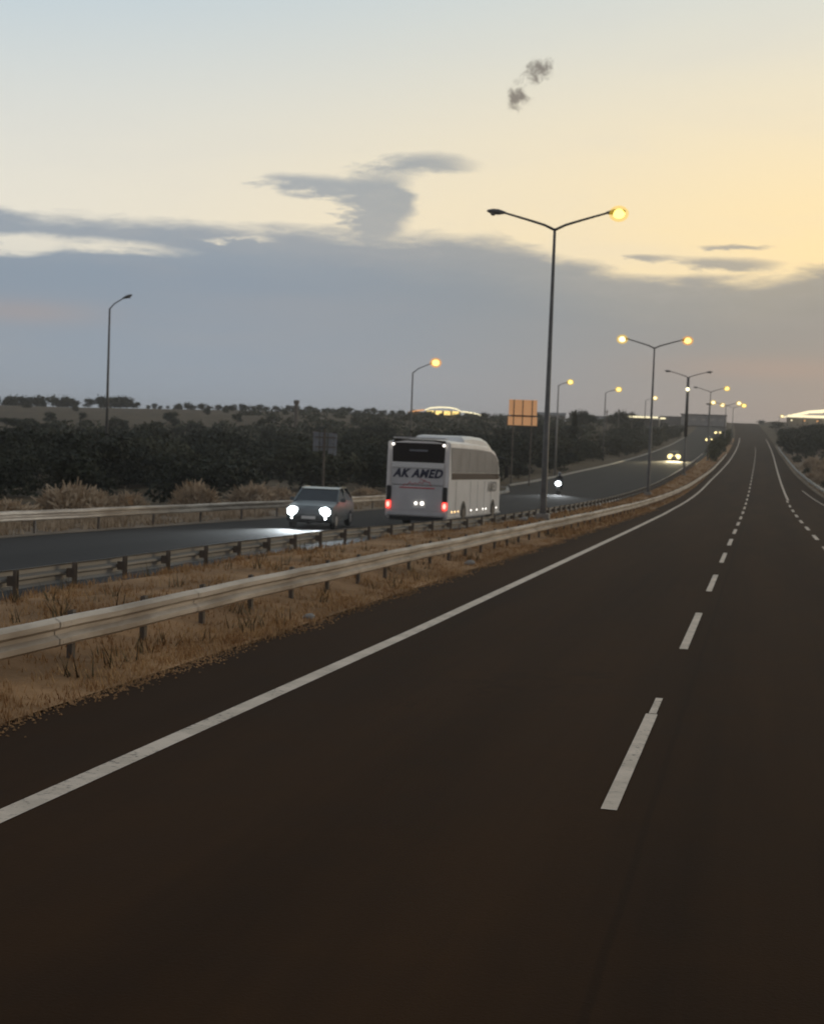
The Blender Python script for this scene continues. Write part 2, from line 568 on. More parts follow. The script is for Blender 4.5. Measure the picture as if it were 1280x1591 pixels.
# ------------------------------------------------------------------ the lie of the land
PS = [-100, 0, 12.5, 82, 92, 102, 112, 122, 132, 141, 151, 161, 171, 200, 240, 290, 350, 430, 520, 600, 650, 720, 900, 3200]
PZ = [2, 0, -.25, -1.64, -1.8, -1.93, -2.02, -2.07, -2.08, -2.05, -1.98, -1.88, -1.78, -1.35, -.6, .5, 2, 4.2, 7.1, 9.9, 11.3, 12.2, 12.2, 10.0]


def zp(s):
    return np.interp(s, PS, PZ)


def ss(a, b, v):
    t = np.clip((v - a) / (b - a), 0, 1)
    return t * t * (3 - 2 * t)


def bend(s):                                       # the far road eases a little to the left
    return -3.5 * np.clip((s - 250) / 300, 0, 1.6) ** 2


def opp(s):                                        # the other carriageway stands further off close by
    return -1.5 * (1 - ss(34, 58, s))


def hnoise(x, y):
    return (np.sin(x * .31 + 1.3 * np.sin(y * .17)) + np.sin(y * .23 + 1.7 * np.sin(x * .11 + 2)) + np.sin(x * .83 + y * .71)) / 3


def ground_z(X, s):
    """X measured from the road's own line (before the bend)"""
    X = np.asarray(X, float)
    s = np.asarray(s, float)
    road = zp(s)
    o = opp(s)
    d = np.hypot(X, s)
    hill = -1.8 + (9.3 - 1.7 * ss(.3, .55, -X / np.maximum(s, 20))) * ss(120, 480, d)
    hill = hill - 3 * ss(700, 1500, d) + .35 * hnoise(X * .5, s * .5) * ss(30, 80, np.abs(X))
    z = road.copy() if hasattr(road, 'copy') else road
    # median: a low grassy ridge, then down to the other carriageway
    z = z + .05 * ss(-6.2, -6.9, X) + .17 * ss(-7.0, -7.9, X) * (1 - ss(-8.6, -9.3, X - o))
    z = z - .35 * ss(-8.6, -9.5, X - o)
    med = ss(-6.2, -7.0, X) * (1 - ss(-8.8, -9.5, X - o))
    z = z + .05 * hnoise(X * 4, s * 3) * med
    # left verge and beyond
    t = ss(-24.5, -36, X)
    z = z * (1 - t) + hill * t
    # right bank
    b = ss(6.4, 12, X)
    z = z + 1.2 * b * (1 - ss(20, 40, X)) + .25 * hnoise(X * 2, s * 1.3) * b
    t2 = ss(16, 50, X)
    z = z * (1 - t2) + (hill * .9 - .2) * t2
    return z


def at(X, s, dz=0.0):
    return (float(X + bend(s)), float(s), float(ground_z(X, s)) + dz)


S_ROWS = np.concatenate([np.arange(-60, 60, 2), np.arange(60, 200, 4), np.arange(200, 400, 8), np.arange(400, 800, 20),
                         [800, 860, 940, 1050, 1200, 1500, 2000, 2600, 3200]]).astype(float)


def grid(name, xs, rows, material, lift=0.0, xfun=None, kind='structure'):
    rows = np.asarray(rows, float)
    vs, fs = [], []
    for s in rows:
        xr = np.asarray(xfun(s) if xfun else xs, float)
        z = ground_z(xr, np.full_like(xr, s)) + lift
        far = np.abs(xr) > 60
        bx = bend(s) * np.where(far, 0.0, 1.0)
        for x, zz, b in zip(xr, z, bx):
            vs.append((float(x + b), float(s), float(zz)))
    n = len(xfun(rows[0]) if xfun else xs)
    for i in range(len(rows) - 1):
        for j in range(n - 1):
            a = i * n + j
            fs.append((a, a + 1, a + n + 1, a + n))
    me = bpy.data.meshes.new(name)
    me.from_pydata(vs, [], fs)
    me.materials.append(material)
    me.polygons.foreach_set('use_smooth', [True] * len(me.polygons))
    me.update()
    o = link(name, me)
    return tag(o, kind=kind)


XL = [-1800, -1200, -900, -700, -560, -460, -380, -320, -270, -230, -195, -165, -140, -120, -104, -90, -78, -68, -60, -53, -47, -42, -38, -34.5, -31.5,
      -29, -27, -25, -23, -21.5, -20.5, -19.5, -18, -15, -12, -10.9, -10.4, -10.0, -9.6, -9.2, -8.8, -8.4, -8.0, -7.6, -7.2, -6.8, -6.4, -6.0,
      -4.5, -2, 0, 2.3, 4, 5.4, 6.0, 6.8, 7.6, 8.6, 9.8, 11, 12.5, 14.5, 17, 20, 24, 29, 35, 42, 51, 60, 75, 95, 120, 160, 220, 320, 460, 650, 900, 1300, 1900]
gobj = grid('ground', XL, S_ROWS, M['ground'], lift=-0.06)


def lin(a, b, n):
    return [a + (b - a) * i / (n - 1) for i in range(n)]


main_rows = [s for s in S_ROWS if -40 <= s <= 900]


def aux_edge(s):                                   # right-hand edge of the asphalt
    return float(np.interp(s, [-60, 60, 100, 150, 200, 300, 900], [9.0, 7.6, 6.2, 5.2, 4.4, 3.6, 3.4]))


road = grid('road', None, main_rows, M['asphalt'], 0.0, lambda s: lin(-6.05, 2.3, 5) + lin(2.9, aux_edge(s), 3))


def opp_left(s):
    return float(np.interp(s, [-60, 40, 60, 100, 115, 125, 150, 180, 223, 265, 330, 900],
                           [-20.8, -20.6, -19.6, -19.5, -20.5, -23.0, -22.3, -22.0, -20.9, -20.2, -19.6, -19.4]))


opp_road = grid('opposite_road', None, main_rows, M['asphalt_old'], 0.0, lambda s: lin(-9.75 + opp(s), opp_left(s), 6)[::-1])
grid('median_strip', None, [s for s in np.arange(-40, 420, 2.0)], M['median'], 0.01, lambda s: lin(-9.72 + opp(s), -6.08, 12))
verge = grid('right_verge', None, [s for s in np.arange(20, 360, 3.0)], M['bank'], 0.012,
             lambda s: [aux_edge(s) + .02 + q for q in (0, .6, 1.2, 2, 3, 4.2, 5.6, 7.2, 9, 11)])
grid('left_verge', None, [s for s in np.arange(-40, 125, 3.0)], M['bank'], 0.012,
     lambda s: [opp_left(s) - 6.5 + q for q in (0, 1.2, 2.4, 3.5, 4.5, 5.5, 6.3, 6.48)])


# painted lines, each a sheet 4 mm above the asphalt
def strip(name, xf, half, s0, s1, step, parent, lift=0.005, taper=None):
    mb = MB()
    n = max(2, int(math.ceil((s1 - s0) / step)) + 1)
    pr = None
    for i in range(n):
        s = s0 + (s1 - s0) * i / (n - 1)
        x = xf(s)
        hw = half if taper is None else half * taper(s)
        a, b = (x - hw, s), (x + hw, s)
        pa = (a[0] + bend(s), s, float(ground_z(a[0], s)) + lift)
        pb = (b[0] + bend(s), s, float(ground_z(b[0], s)) + lift)
        if pr:
            mb.poly([pr[0], pr[1], pb, pa])
        pr = (pa, pb)
    o = mb.build(name, M['paint'], parent, recalc=False)
    return o


def edge_x(s):
    return float(np.interp(s, [0, 20, 60, 93, 170, 234, 400], [-4.57, -4.53, -4.8, -5.1, -5.25, -4.9, -4.7]))


strip('edge_line', edge_x, .090, 3, 430, 1.5, road)
strip('edge_line', lambda s: 2.36, .085, 124, 420, 2, road)
ramp_x = lambda s: float(np.interp(s, [60, 150, 220], [6.0, 4.15, 3.0]))
strip('edge_line', ramp_x, .05, 96, 150, 3, road)
for k in range(-1, 34):                             # dashed lane line
    c = 12.6 + 9.91 * k
    L = 5.3 if k < 2 else 5.0
    if k == 0:
        strip('lane_dash', lambda s: -.9, .056, c - 2.45, c + 1.75, 1.0, road)
        strip('lane_dash', lambda s: -.895, .036, c + 1.78, c + 2.8, 1.0, road)
    else:
        strip('lane_dash', lambda s: -.87, (.056 if k < 4 else .066), c - L / 2, c + L / 2, 1.0, road)
for k in range(3, 12):
    c = 9.6 + 10.1 * k
    strip('lane_dash', lambda s: 2.25, .075, c - 2.3, c + 2.3, 1.0, road)
strip('edge_line', lambda s: -10.75 + opp(s), .06, 60, 300, 2, opp_road)

# kerb of the far side beyond the guardrail, and the small island at the junction
mb = MB()
prev = None
for s in np.arange(137, 420, 4.0):
    x = opp_left(s)
    z = float(ground_z(x, s))
    b = bend(s)
    ring = [(x + b + .02, s, z - .05), (x + b, s, z + .15), (x + b - .22, s, z + .16), (x + b - .24, s, z - .05)]
    if prev:
        for i in range(3):
            mb.poly([prev[i], prev[i + 1], ring[i + 1], ring[i]])
    else:
        mb.poly(ring)
    prev = ring
mb.poly(prev)
kerb = mb.build('kerb', M['conc'])
tag(kerb, 'pale concrete kerb along the far side of the opposite road', 'kerb', kind='structure')


def island(label, pts, zt):
    t = thing('traffic_island', label, 'traffic island', (0, 0, 0))
    mb, top = MB(), []
    n = len(pts)
    P = [at(x, s) for x, s in pts]
    cx = sum(p[0] for p in P) / n
    cy = sum(p[1] for p in P) / n
    inn = [((p[0] - cx) * .86 + cx, (p[1] - cy) * .93 + cy, p[2]) for p in P]
    for i in range(n):
        j = (i + 1) % n
        a, b, c, d = P[i], P[j], inn[j], inn[i]
        up_ = lambda p: (p[0], p[1], p[2] + zt)
        dn = lambda p: (p[0], p[1], p[2] - .05)
        mb.poly([dn(a), dn(b), up_(b), up_(a)])
        mb.poly([up_(a), up_(b), up_(c), up_(d)])
        mb.poly([up_(d), up_(c), dn(c), dn(d)])
    mb.build('kerb_edge', M['conc'], t)
    MB().poly([(p[0], p[1], p[2] + zt - .03) for p in inn]).build('soil_bed', M['ground'], t)
    return t


island('low kerbed traffic island of dry soil at the side turning beyond the bus',
       [(-19.7, 108), (-20.2, 122), (-21.8, 131), (-24.2, 131), (-24.6, 118), (-22.5, 108)], .16)


# ------------------------------------------------------------------ guardrails
def wbeam(face):
    """w profile as (x, z), face = +1 looks to +x"""
    f = [(0, .155), (.02, .15), (.075, .115), (.075, .06), (.012, .02), (.012, -.02), (.075, -.06), (.075, -.115), (.02, -.15), (0, -.155)]
    b = [(x - .012, z * (1.0 if abs(z) > .1 else .93)) for x, z in f[::-1]]
    return [(x * face, z) for x, z in f + b]


post_meshes = {}


def guardrail(label, xf, s0, s1, step, hf, face, spacing, post_top, post_h=.95, steel='galv', splices=0):
    t = thing('guardrail', label, 'guardrail', at(xf(s0), s0))
    org = Vector(t.location)
    prof = wbeam(face)
    mb = MB()
    k = len(prof)
    n = int((s1 - s0) / step) + 1
    for i in range(n):
        s = s0 + i * step
        x = xf(s)
        z = float(zp(s)) + hf(s) - .155
        wob = .006 * math.sin(s * .7) + .004 * math.sin(s * 2.3)
        for px, pz in prof:
            mb.v.append((x + bend(s) + px - org.x + wob * .5, s - org.y, z + pz + wob - org.z))
        if i:
            for q in range(k):
                a, b = (i - 1) * k + q, (i - 1) * k + (q + 1) % k
                mb.f.append((a, b, b + k, a + k))
    mb.f.append(tuple(range(k)))
    mb.f.append(tuple(range((n - 1) * k, n * k))[::-1])
    mb.build('beam', M[steel], t)
    key = (face, post_h)
    if key not in post_meshes:
        p = MB()
        p.box((-.115 * face, 0, -post_h / 2), (.012, .08, post_h))
        p.box((-.145 * face, .036, -post_h / 2), (.05, .01, post_h))
        p.box((-.145 * face, -.036, -post_h / 2), (.05, .01, post_h))
        p.box((-.058 * face, 0, -.18), (.10, .07, .15))
        post_meshes[key] = p.mesh('post', M['galv_dark'])
    s = s0 + .6
    while s < s1:
        x = xf(s)
        z = float(zp(s)) + hf(s) + post_top
        link('post', post_meshes[key], t, (x + bend(s) - org.x, s - org.y, z - org.z))
        s += spacing
    if splices:
        sp_ = []
        for px, pz in prof[:10]:
            sp_.append((px + .007 * face, pz))
        s = s0 + 2.0
        while s < splices:
            q_ = MB()
            rows_ = []
            for d_ in (-.17, .17):
                x = xf(s + d_)
                z = float(zp(s + d_)) + hf(s + d_) - .155
                rows_.append([(x + bend(s) + px - org.x, s + d_ - org.y, z + pz - org.z) for px, pz in sp_])
            for i in range(9):
                q_.poly([rows_[0][i], rows_[1][i], rows_[1][i + 1], rows_[0][i + 1]])
            for pz in (.09, -.09):
                for d_ in (-.09, .09):
                    q_.box((rows_[0][4][0] + .05 * face, s + d_ - org.y, (rows_[0][4][2] + rows_[0][5][2]) / 2 + pz), (.03, .03, .03))
            q_.build('splice_plate', M['galv'], t)
            s += 3.86
    return t


guardrail('galvanised guardrail on the near edge of the median, closest to the camera',
          lambda s: float(np.interp(s, [0, 22, 60, 110, 150, 190, 300], [-7.0, -7.0, -6.55, -6.45, -6.2, -5.9, -5.9])), 4.4, 270, 1.0,
          lambda s: float(np.interp(s, [0, 300], [.58, .60])), 1, 1.93, .012, .95, 'galv', 90)
guardrail('guardrail seen from behind on the far edge of the median, in front of the coach',
          lambda s: -9.62 + opp(s), 6, 230, 1.0, lambda s: .42, -1, 2.0, .02, .95, 'galv_dull_shaded')
guardrail('galvanised guardrail on the far side of the opposite road, before the pale dry bushes',
          lambda s: float(opp_left(s) - .35), 20, 112, 1.0, lambda s: .42, 1, 4.0, -.02, .95)
guardrail('guardrail at the foot of the earth bank, right of the road',
          lambda s: float(aux_edge(s) + .35), 112, 330, 2.0, lambda s: .62, -1, 4.0, .0, .95, 'galv_dull_shaded')


# ------------------------------------------------------------------ street lamps
def arm_pts(dx, rise, n=6):
    return [(dx * i / n, 0, rise * (i / n) - .10 * math.sin(math.pi * i / n) * 0.5) for i in range(n + 1)]


def luminaire(parent, x, z, sgn, tilt, lit, bulb_r, glow_mat):
    """housing + lens; sits on the arm's end as parts of the lamp"""
    rot = Matrix.Rotation(-sgn * tilt, 3, 'Y')
    mb = MB()
    prof = [(-.10, .04), (.05, .08), (.2, .115), (.42, .11), (.58, .07), (.66, .03)]
    pts = [Vector((x, 0, z)) + rot @ Vector((sgn * a, 0, 0)) for a, _ in prof]
    mb.tube(pts, [r for _, r in prof], 10)
    o = mb.build('lamp_head', M['housing'], parent, smooth=True)
    g = MB()
    c = Vector((x, 0, z)) + rot @ Vector((sgn * .40, 0, -.08))
    g.ball(c, (bulb_r * 1.0, bulb_r * .9, bulb_r * .8), 14, 8)
    g.build('lens', glow_mat if lit else M['glass_off'], o, smooth=True)
    if lit:
        q_ = MB()
        q_.ball(c, (bulb_r * 1.65, bulb_r * 1.5, bulb_r * 1.35), 16, 10)  # added glowing shell imitates the glare round a lit lamp
        q_.build('glare_halo', M['bowl'] if glow_mat is M['sodium'] else M['halo_y'], o, smooth=True)


def double_lamp(label, X, s, lit_l, lit_r, height=11.35, foot_dz=.0, bulb=.24, glow_l=None, glow_r=None, signal=False, rz=0.0):
    t = thing('street_lamp', label, 'street lamp', at(X, s, foot_dz), rz, 'two-armed street lamps along the median')
    MB().tube([(0, 0, -.2), (0, 0, .5), (0, 0, height)], [.135, .13, .055], 12).build('pole', M['pole'], t, smooth=True)
    MB().box((0, 0, .12), (.5, .5, .24)).build('footing', M['conc'], t)
    for sg, lit, gm in ((-1, lit_l, glow_l), (1, lit_r, glow_r)):
        mb = MB().tube([(0, 0, height - .05)] + [(sg * 2.05 * i / 5, 0, height + .62 * (i / 5) ** .92) for i in range(1, 6)], [.055, .05, .048, .045, .042, .04], 8)
        mb.build('arm', M['pole'], t, smooth=True)
        luminaire(t, sg * 2.05, height + .62, sg, .10, lit, bulb if lit else .11, gm or M['sodium'])
    return t


double_lamp('tall two-armed street lamp nearest the camera, only its right lamp lit', -8.2, 57.8, False, True, 11.35, bulb=.23, glow_r=M['sodium_y'])
double_lamp('second two-armed street lamp along the median, white lamp left and orange lamp right', -8.2, 114.0, True, True, 11.2, bulb=.26, glow_l=M['metal_halide'], glow_r=M['sodium'])
lamp3 = double_lamp('third two-armed street lamp along the median, thick dark pole and both lamps unlit', -8.5, 174.0, False, False, 11.35)
MB().tube([(0, -.16, 4.5), (0, -.16, 11.3)], [.20, .16], 10).build('cable_cover', M['pole'], lamp3, smooth=True)
MB().tube([(.0, -.36, 10.0), (.0, -.18, 10.0)], [.06, .06], 8).build('bracket', M['pole'], lamp3)
MB().ball((0, -.48, 9.95), .20, 12, 8).build('lens', M['metal_halide'], lamp3, smooth=True)
double_lamp('small two-armed street lamp before the road crest, its right lamp lit', -8.0, 236.0, False, True, 10.8, bulb=.30, glow_r=M['sodium_y'])
double_lamp('distant two-armed street lamp near the crest, both lamps lit', -6.9, 296.0, True, True, 9.0, bulb=.34, glow_l=M['metal_halide'], glow_r=M['metal_halide'])
double_lamp('most distant two-armed street lamp at the crest, both lamps lit', -6.3, 356.0, True, True, 8.6, bulb=.40, glow_l=M['metal_halide'], glow_r=M['sodium_y'])


def single_lamp(label, X, s, lit, height, arm, rise, bulb=.3, glow=None, foot=None, pale=False, name='street_lamp', thick=1.0, lens_only=False):
    p = at(X, s)
    if foot is not None:
        p = (p[0], p[1], foot)
    t = thing(name, label, 'street lamp', p, 0, 'single-armed street lamps beyond the opposite road')
    pm = M['pole_light'] if pale else M['pole']
    MB().tube([(0, 0, -.3), (0, 0, height)], [.14 * thick, .07 * thick], 10).build('pole', pm, t, smooth=True)
    MB().tube([(0, 0, height - .05), (arm * .3, 0, height + rise * .42), (arm, 0, height + rise)], [.05, .045, .04], 8).build('arm', pm, t, smooth=True)
    luminaire(t, arm, height + rise, 1, .35, lit, bulb if lit else .11, glow or M['sodium'])
    return t


def gz(X, s):
    return float(ground_z(X, s))


single_lamp('unlit single-armed street lamp alone above the trees, far left', -44.95, 97.0, False, 9.9 - gz(-44.95, 97) + .35, 1.05, .75, thick=.9)
single_lamp('lit orange single-armed street lamp above the bus', -31.9, 135.0, True, 7.9 - gz(-31.9, 135), 1.75, .9, .34, M['sodium'], thick=.8)
single_lamp('lit street lamp on a pale pole right behind the nearest two-armed lamp', -23.2, 172.0, True, 9.3 + 1.4, .95, .35, .25, M['sodium_y'], foot=-1.4 - .9, pale=True)
single_lamp('lit yellow street lamp above the dark trees, left of the second two-armed lamp', -24.0, 233.0, True, 9.6 - gz(-24, 233), 1.6, .5, .34, M['sodium_y'])
single_lamp('tiny lit white street lamp left of the cream lit hall, right of the crest', 9.8, 560, True, 3.6, .6, .2, .42, M['metal_halide'])
single_lamp('small lit white street lamp just right of the second two-armed lamp pole', -24.4, 323.0, True, 11.0 - gz(-24.4, 323), 1.6, .5, .36, M['metal_halide'])


# ------------------------------------------------------------------ coach
def make_coach(loc, rz):
    t = thing('coach', 'white coach with navy lettering and red tail lights, seen from behind', 'coach', loc, rz)
    L, Wd = 12.0, 2.52
    hw = Wd / 2
    # body cross-section lofted along y (y forward), roof line per station
    st = [(0.0, 3.42, .97), (.18, 3.52, 1.0), (1.0, 3.55, 1.0), (6.0, 3.55, 1.0), (8.6, 3.50, 1.0), (10.2, 3.32, 1.0), (11.2, 2.95, 1.0), (11.75, 2.2, .985), (12.0, 1.1, .95), (11.95, .42, .93)]
    mb = MB()
    ring_n = 0
    for y, zt, k in st:
        zb = .34
        r = min(.24, (zt - zb) * .3)
        ring = [(-hw * k, zb + .05), (-hw * k, (zt + zb) * .5), (-hw * k * .985, zt - r), (-hw * k * .965, zt - r * .42), (-hw * k + r * .62, zt - r * .08), (-hw * .45, zt + .03),
                (hw * .45, zt + .03), (hw * k - r * .62, zt - r * .08), (hw * k * .965, zt - r * .42), (hw * k * .985, zt - r), (hw * k, (zt + zb) * .5), (hw * k, zb + .05), (hw * k * .94, zb), (-hw * k * .94, zb)]
        ring_n = len(ring)
        mb.v += [(x, y, z) for x, z in ring]
    for i in range(len(st) - 1):
        for q in range(ring_n):
            a, b = i * ring_n + q, i * ring_n + (q + 1) % ring_n
            mb.f.append((a, b, b + ring_n, a + ring_n))
    mb.f.append(tuple(range(ring_n)))
    mb.f.append(tuple(range((len(st) - 1) * ring_n, len(st) * ring_n))[::-1])
    mb.build('body', M['white'], t)
    # rear: raised white corner pillars with the recessed dark window between them
    for sg in (-1, 1):
        mb = MB()
        mb.prism([(-.075, .42), (-.075, 1.4), (-.06, 2.6), (-.02, 3.46), (.2, 3.46), (.2, .42)], sg * hw * .965 - .075, sg * hw * .965 + .075)
        mb.build('corner_pillar', M['white'], t, bevel=.035)
    rw = MB()
    rw.poly([(-1.07, -.03, 2.63), (1.07, -.03, 2.63), (1.10, .0, 3.40), (-1.10, .0, 3.40)])
    rw.poly([(-1.10, .0, 3.40), (1.10, .0, 3.40), (1.05, .10, 3.52), (-1.05, .10, 3.52)])
    w_ = rw.build('rear_window', M['rear_tint'], t)
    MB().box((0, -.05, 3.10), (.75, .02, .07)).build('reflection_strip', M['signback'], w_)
    MB().box((0, .22, 3.60), (2.2, .5, .05)).build('roof_spoiler', M['grey'], t, bevel=.02)
    MB().box((0, -.05, 2.50), (2.16, .06, .22)).build('upper_panel', M['white2'], t, bevel=.02)
    MB().box((0, -.04, 2.05), (2.16, .05, .66)).build('name_panel', M['grey'], t, bevel=.015)
    MB().box((0, -.045, 1.18), (2.16, .06, 1.06)).build('engine_cover', M['grey'], t, bevel=.03)
    MB().box((0, -.075, .56), (2.38, .16, .20)).build('bumper', M['grey'], t, bevel=.04)
    MB().box((0, -.02, .36), (2.2, .2, .16)).build('rear_skirt', M['black'], t)
    me = text_mesh('AK AMED', .46, M['navy'], 'lettering', .32, .02, .006, 2.08)
    o = link('lettering', me, t, (0.0, -.075, 2.17))
    o.rotation_euler = (R(90), 0, 0)
    # thin red skyline drawing over a red line
    pr = MB()
    pr.box((.0, -.085, 1.60), (1.45, .012, .045))
    xs = [-.62, -.5, -.42, -.3, -.18, -.1, .02, .12, .2, .3, .42, .5, .58]
    zs = [1.64, 1.74, 1.70, 1.83, 1.72, 1.80, 1.74, 1.86, 1.76, 1.93, 1.84, 1.86, 1.68]
    pr.tube([(x, -.082, z) for x, z in zip(xs, zs)], .012, 6)
    pr.tube([(.10, -.082, 1.97), (.22, -.082, 1.93), (.34, -.082, 1.86)], .010, 6)
    pr.build('red_print', M['redprint'], t)
    for sg in (-1, 1):
        MB().box((sg * 1.17, -.09, 1.35), (.17, .06, .62)).build('vent', M['black'], t, bevel=.02)
        MB().box((sg * 1.17, -.09, .90), (.20, .09, .32)).build('tail_light', M['tail'], t, bevel=.03)
        MB().ball((sg * 1.17, -.14, .90), (.07, .03, .11), 10, 6).build('tail_light', M['tail_core'], t)
        MB().ball((sg * 1.05, -.10, 3.33), .055, 10, 6).build('marker_light', M['marker_w'], t)
    for i, x in enumerate((-.02, .24)):
        MB().ball((x, -.11, .98), (.06 + .015 * i, .03, .06 + .015 * i), 10, 6).build('plate_light', M['marker_w'], t)
    MB().box((.11, -.085, .84), (.52, .014, .11)).build('number_plate', M['white2'], t)
    # sides
    for sg in (-1, 1):
        x = sg * (hw + .004)
        outl = [(.55, 2.26), (11.15, 2.26), (11.05, 2.75), (10.2, 3.06), (9.0, 3.22), (6, 3.27), (.42, 3.27)]
        MB().prism(outl, x - .006, x + .006).build('side_glass', M['sky_pale_glass'], t)
        MB().prism([(.6, 1.98), (11.3, 1.98), (11.3, 2.24), (.6, 2.24)], x - .008, x + .008).build('side_band', M['band'], t)
        for y in (2.3, 4.1, 5.9, 7.7, 9.4):
            MB().box((x + sg * .004, y, 2.72), (.012, .035, .86)).build('window_divider', M['greytext'], t)
        for y in (1.6, 4.6, 6.2, 7.8, 9.4):
            MB().box((x, y, 1.15), (.010, .022, 1.5)).build('hatch_seam', M['greytext'], t)
        MB().prism([(.3, .40), (11.9, .40), (11.9, .47), (.3, .47)], x - .012, x + .012).build('side_skirt', M['grey'], t)
        for y in (.9, 1.5, 2.2, 4.9, 6.2, 7.6, 8.3, 10.9):
            MB().ball((x, y, .66), (.02, .07, .04), 8, 5).build('side_marker', M['marker_o'] if y < 3 else M['marker_w'], t)
        me = text_mesh('AMED', .62, M['greytext'], 'side_lettering', .15, .01, .004, 2.3)
        o = link('side_lettering', me, t, (x + sg * .008, 9.6, 1.62))
        o.rotation_euler = (R(90), 0, R(90 * sg))
        for y, hr in ((3.2, .60), (9.95, .58)):
            arch = [(y + math.cos(a) * hr, .48 + math.sin(a) * hr) for a in np.linspace(0, math.pi, 11)] + [(y - hr, .30), (y + hr, .30)]
            MB().prism(arch, x - .02 * sg, x + .006 * sg).build('wheel_arch', M['black'], t)
            wx = x + .02 * sg
            wh = MB().tube([(wx - sg * .26, y, .50), (wx - sg * .24, y, .50), (wx - sg * .02, y, .50), (wx, y, .50)], [.44, .50, .50, .45], 20).build('wheel', M['rubber'], t)
            MB().tube([(wx - sg * .01, y, .50), (wx + sg * .015, y, .50)], [.30, .26], 16).build('rim', M['galv_dark'], wh)
        MB().tube([(sg * 1.15, 11.6, 3.0), (sg * 1.45, 11.9, 2.95), (sg * 1.5, 11.95, 2.7)], .035, 8).build('mirror_arm', M['black'], t)
        MB().box((sg * 1.52, 11.92, 2.35), (.20, .16, .55)).build('mirror', M['black'], t, bevel=.04)
    # roof pod
    sts = [(3.4, .02, .75), (3.7, .24, .95), (5.0, .30, 1.0), (7.6, .28, 1.0), (9.2, .16, .96), (10.4, -.06, .9), (10.9, -.24, .8)]
    mb = MB()
    for y, h_, k in sts:
        zb = 3.45 if y < 8.8 else (3.30 if y < 10 else 2.95)
        ww = 1.16 * k
        mb.v += [(-ww, y, zb), (-ww * .98, y, 3.50 + h_ - .10), (-ww * .86, y, 3.53 + h_), (ww * .86, y, 3.53 + h_), (ww * .98, y, 3.50 + h_ - .10), (ww, y, zb)]
    for i in range(len(sts) - 1):
        for q in range(6):
            a, b = i * 6 + q, i * 6 + (q + 1) % 6
            mb.f.append((a, b, b + 6, a + 6))
    mb.f.append(tuple(range(6)))
    mb.f.append(tuple(range((len(sts) - 1) * 6, len(sts) * 6))[::-1])
    mb.build('roof_pod', M['white2'], t)
    ws = MB().poly([(-1.1, 12.02, 1.2), (1.1, 12.02, 1.2), (1.05, 11.78, 2.25), (-1.05, 11.78, 2.25)])
    ws.poly([(-1.05, 11.78, 2.25), (1.05, 11.78, 2.25), (1.0, 11.25, 2.97), (-1.0, 11.25, 2.97)])
    ws.build('windscreen', M['tint'], t)
    return t


bx, bs = -13.35, 58.0
p = at(bx, bs)
p2 = at(bx, bs + 10)
coach = make_coach((bx, bs, p[2] - .02), R(-1.2))
coach.scale = (1, .93, 1)
coach.rotation_euler = (math.atan2(p2[2] - p[2], 10), 0, R(-1.2))


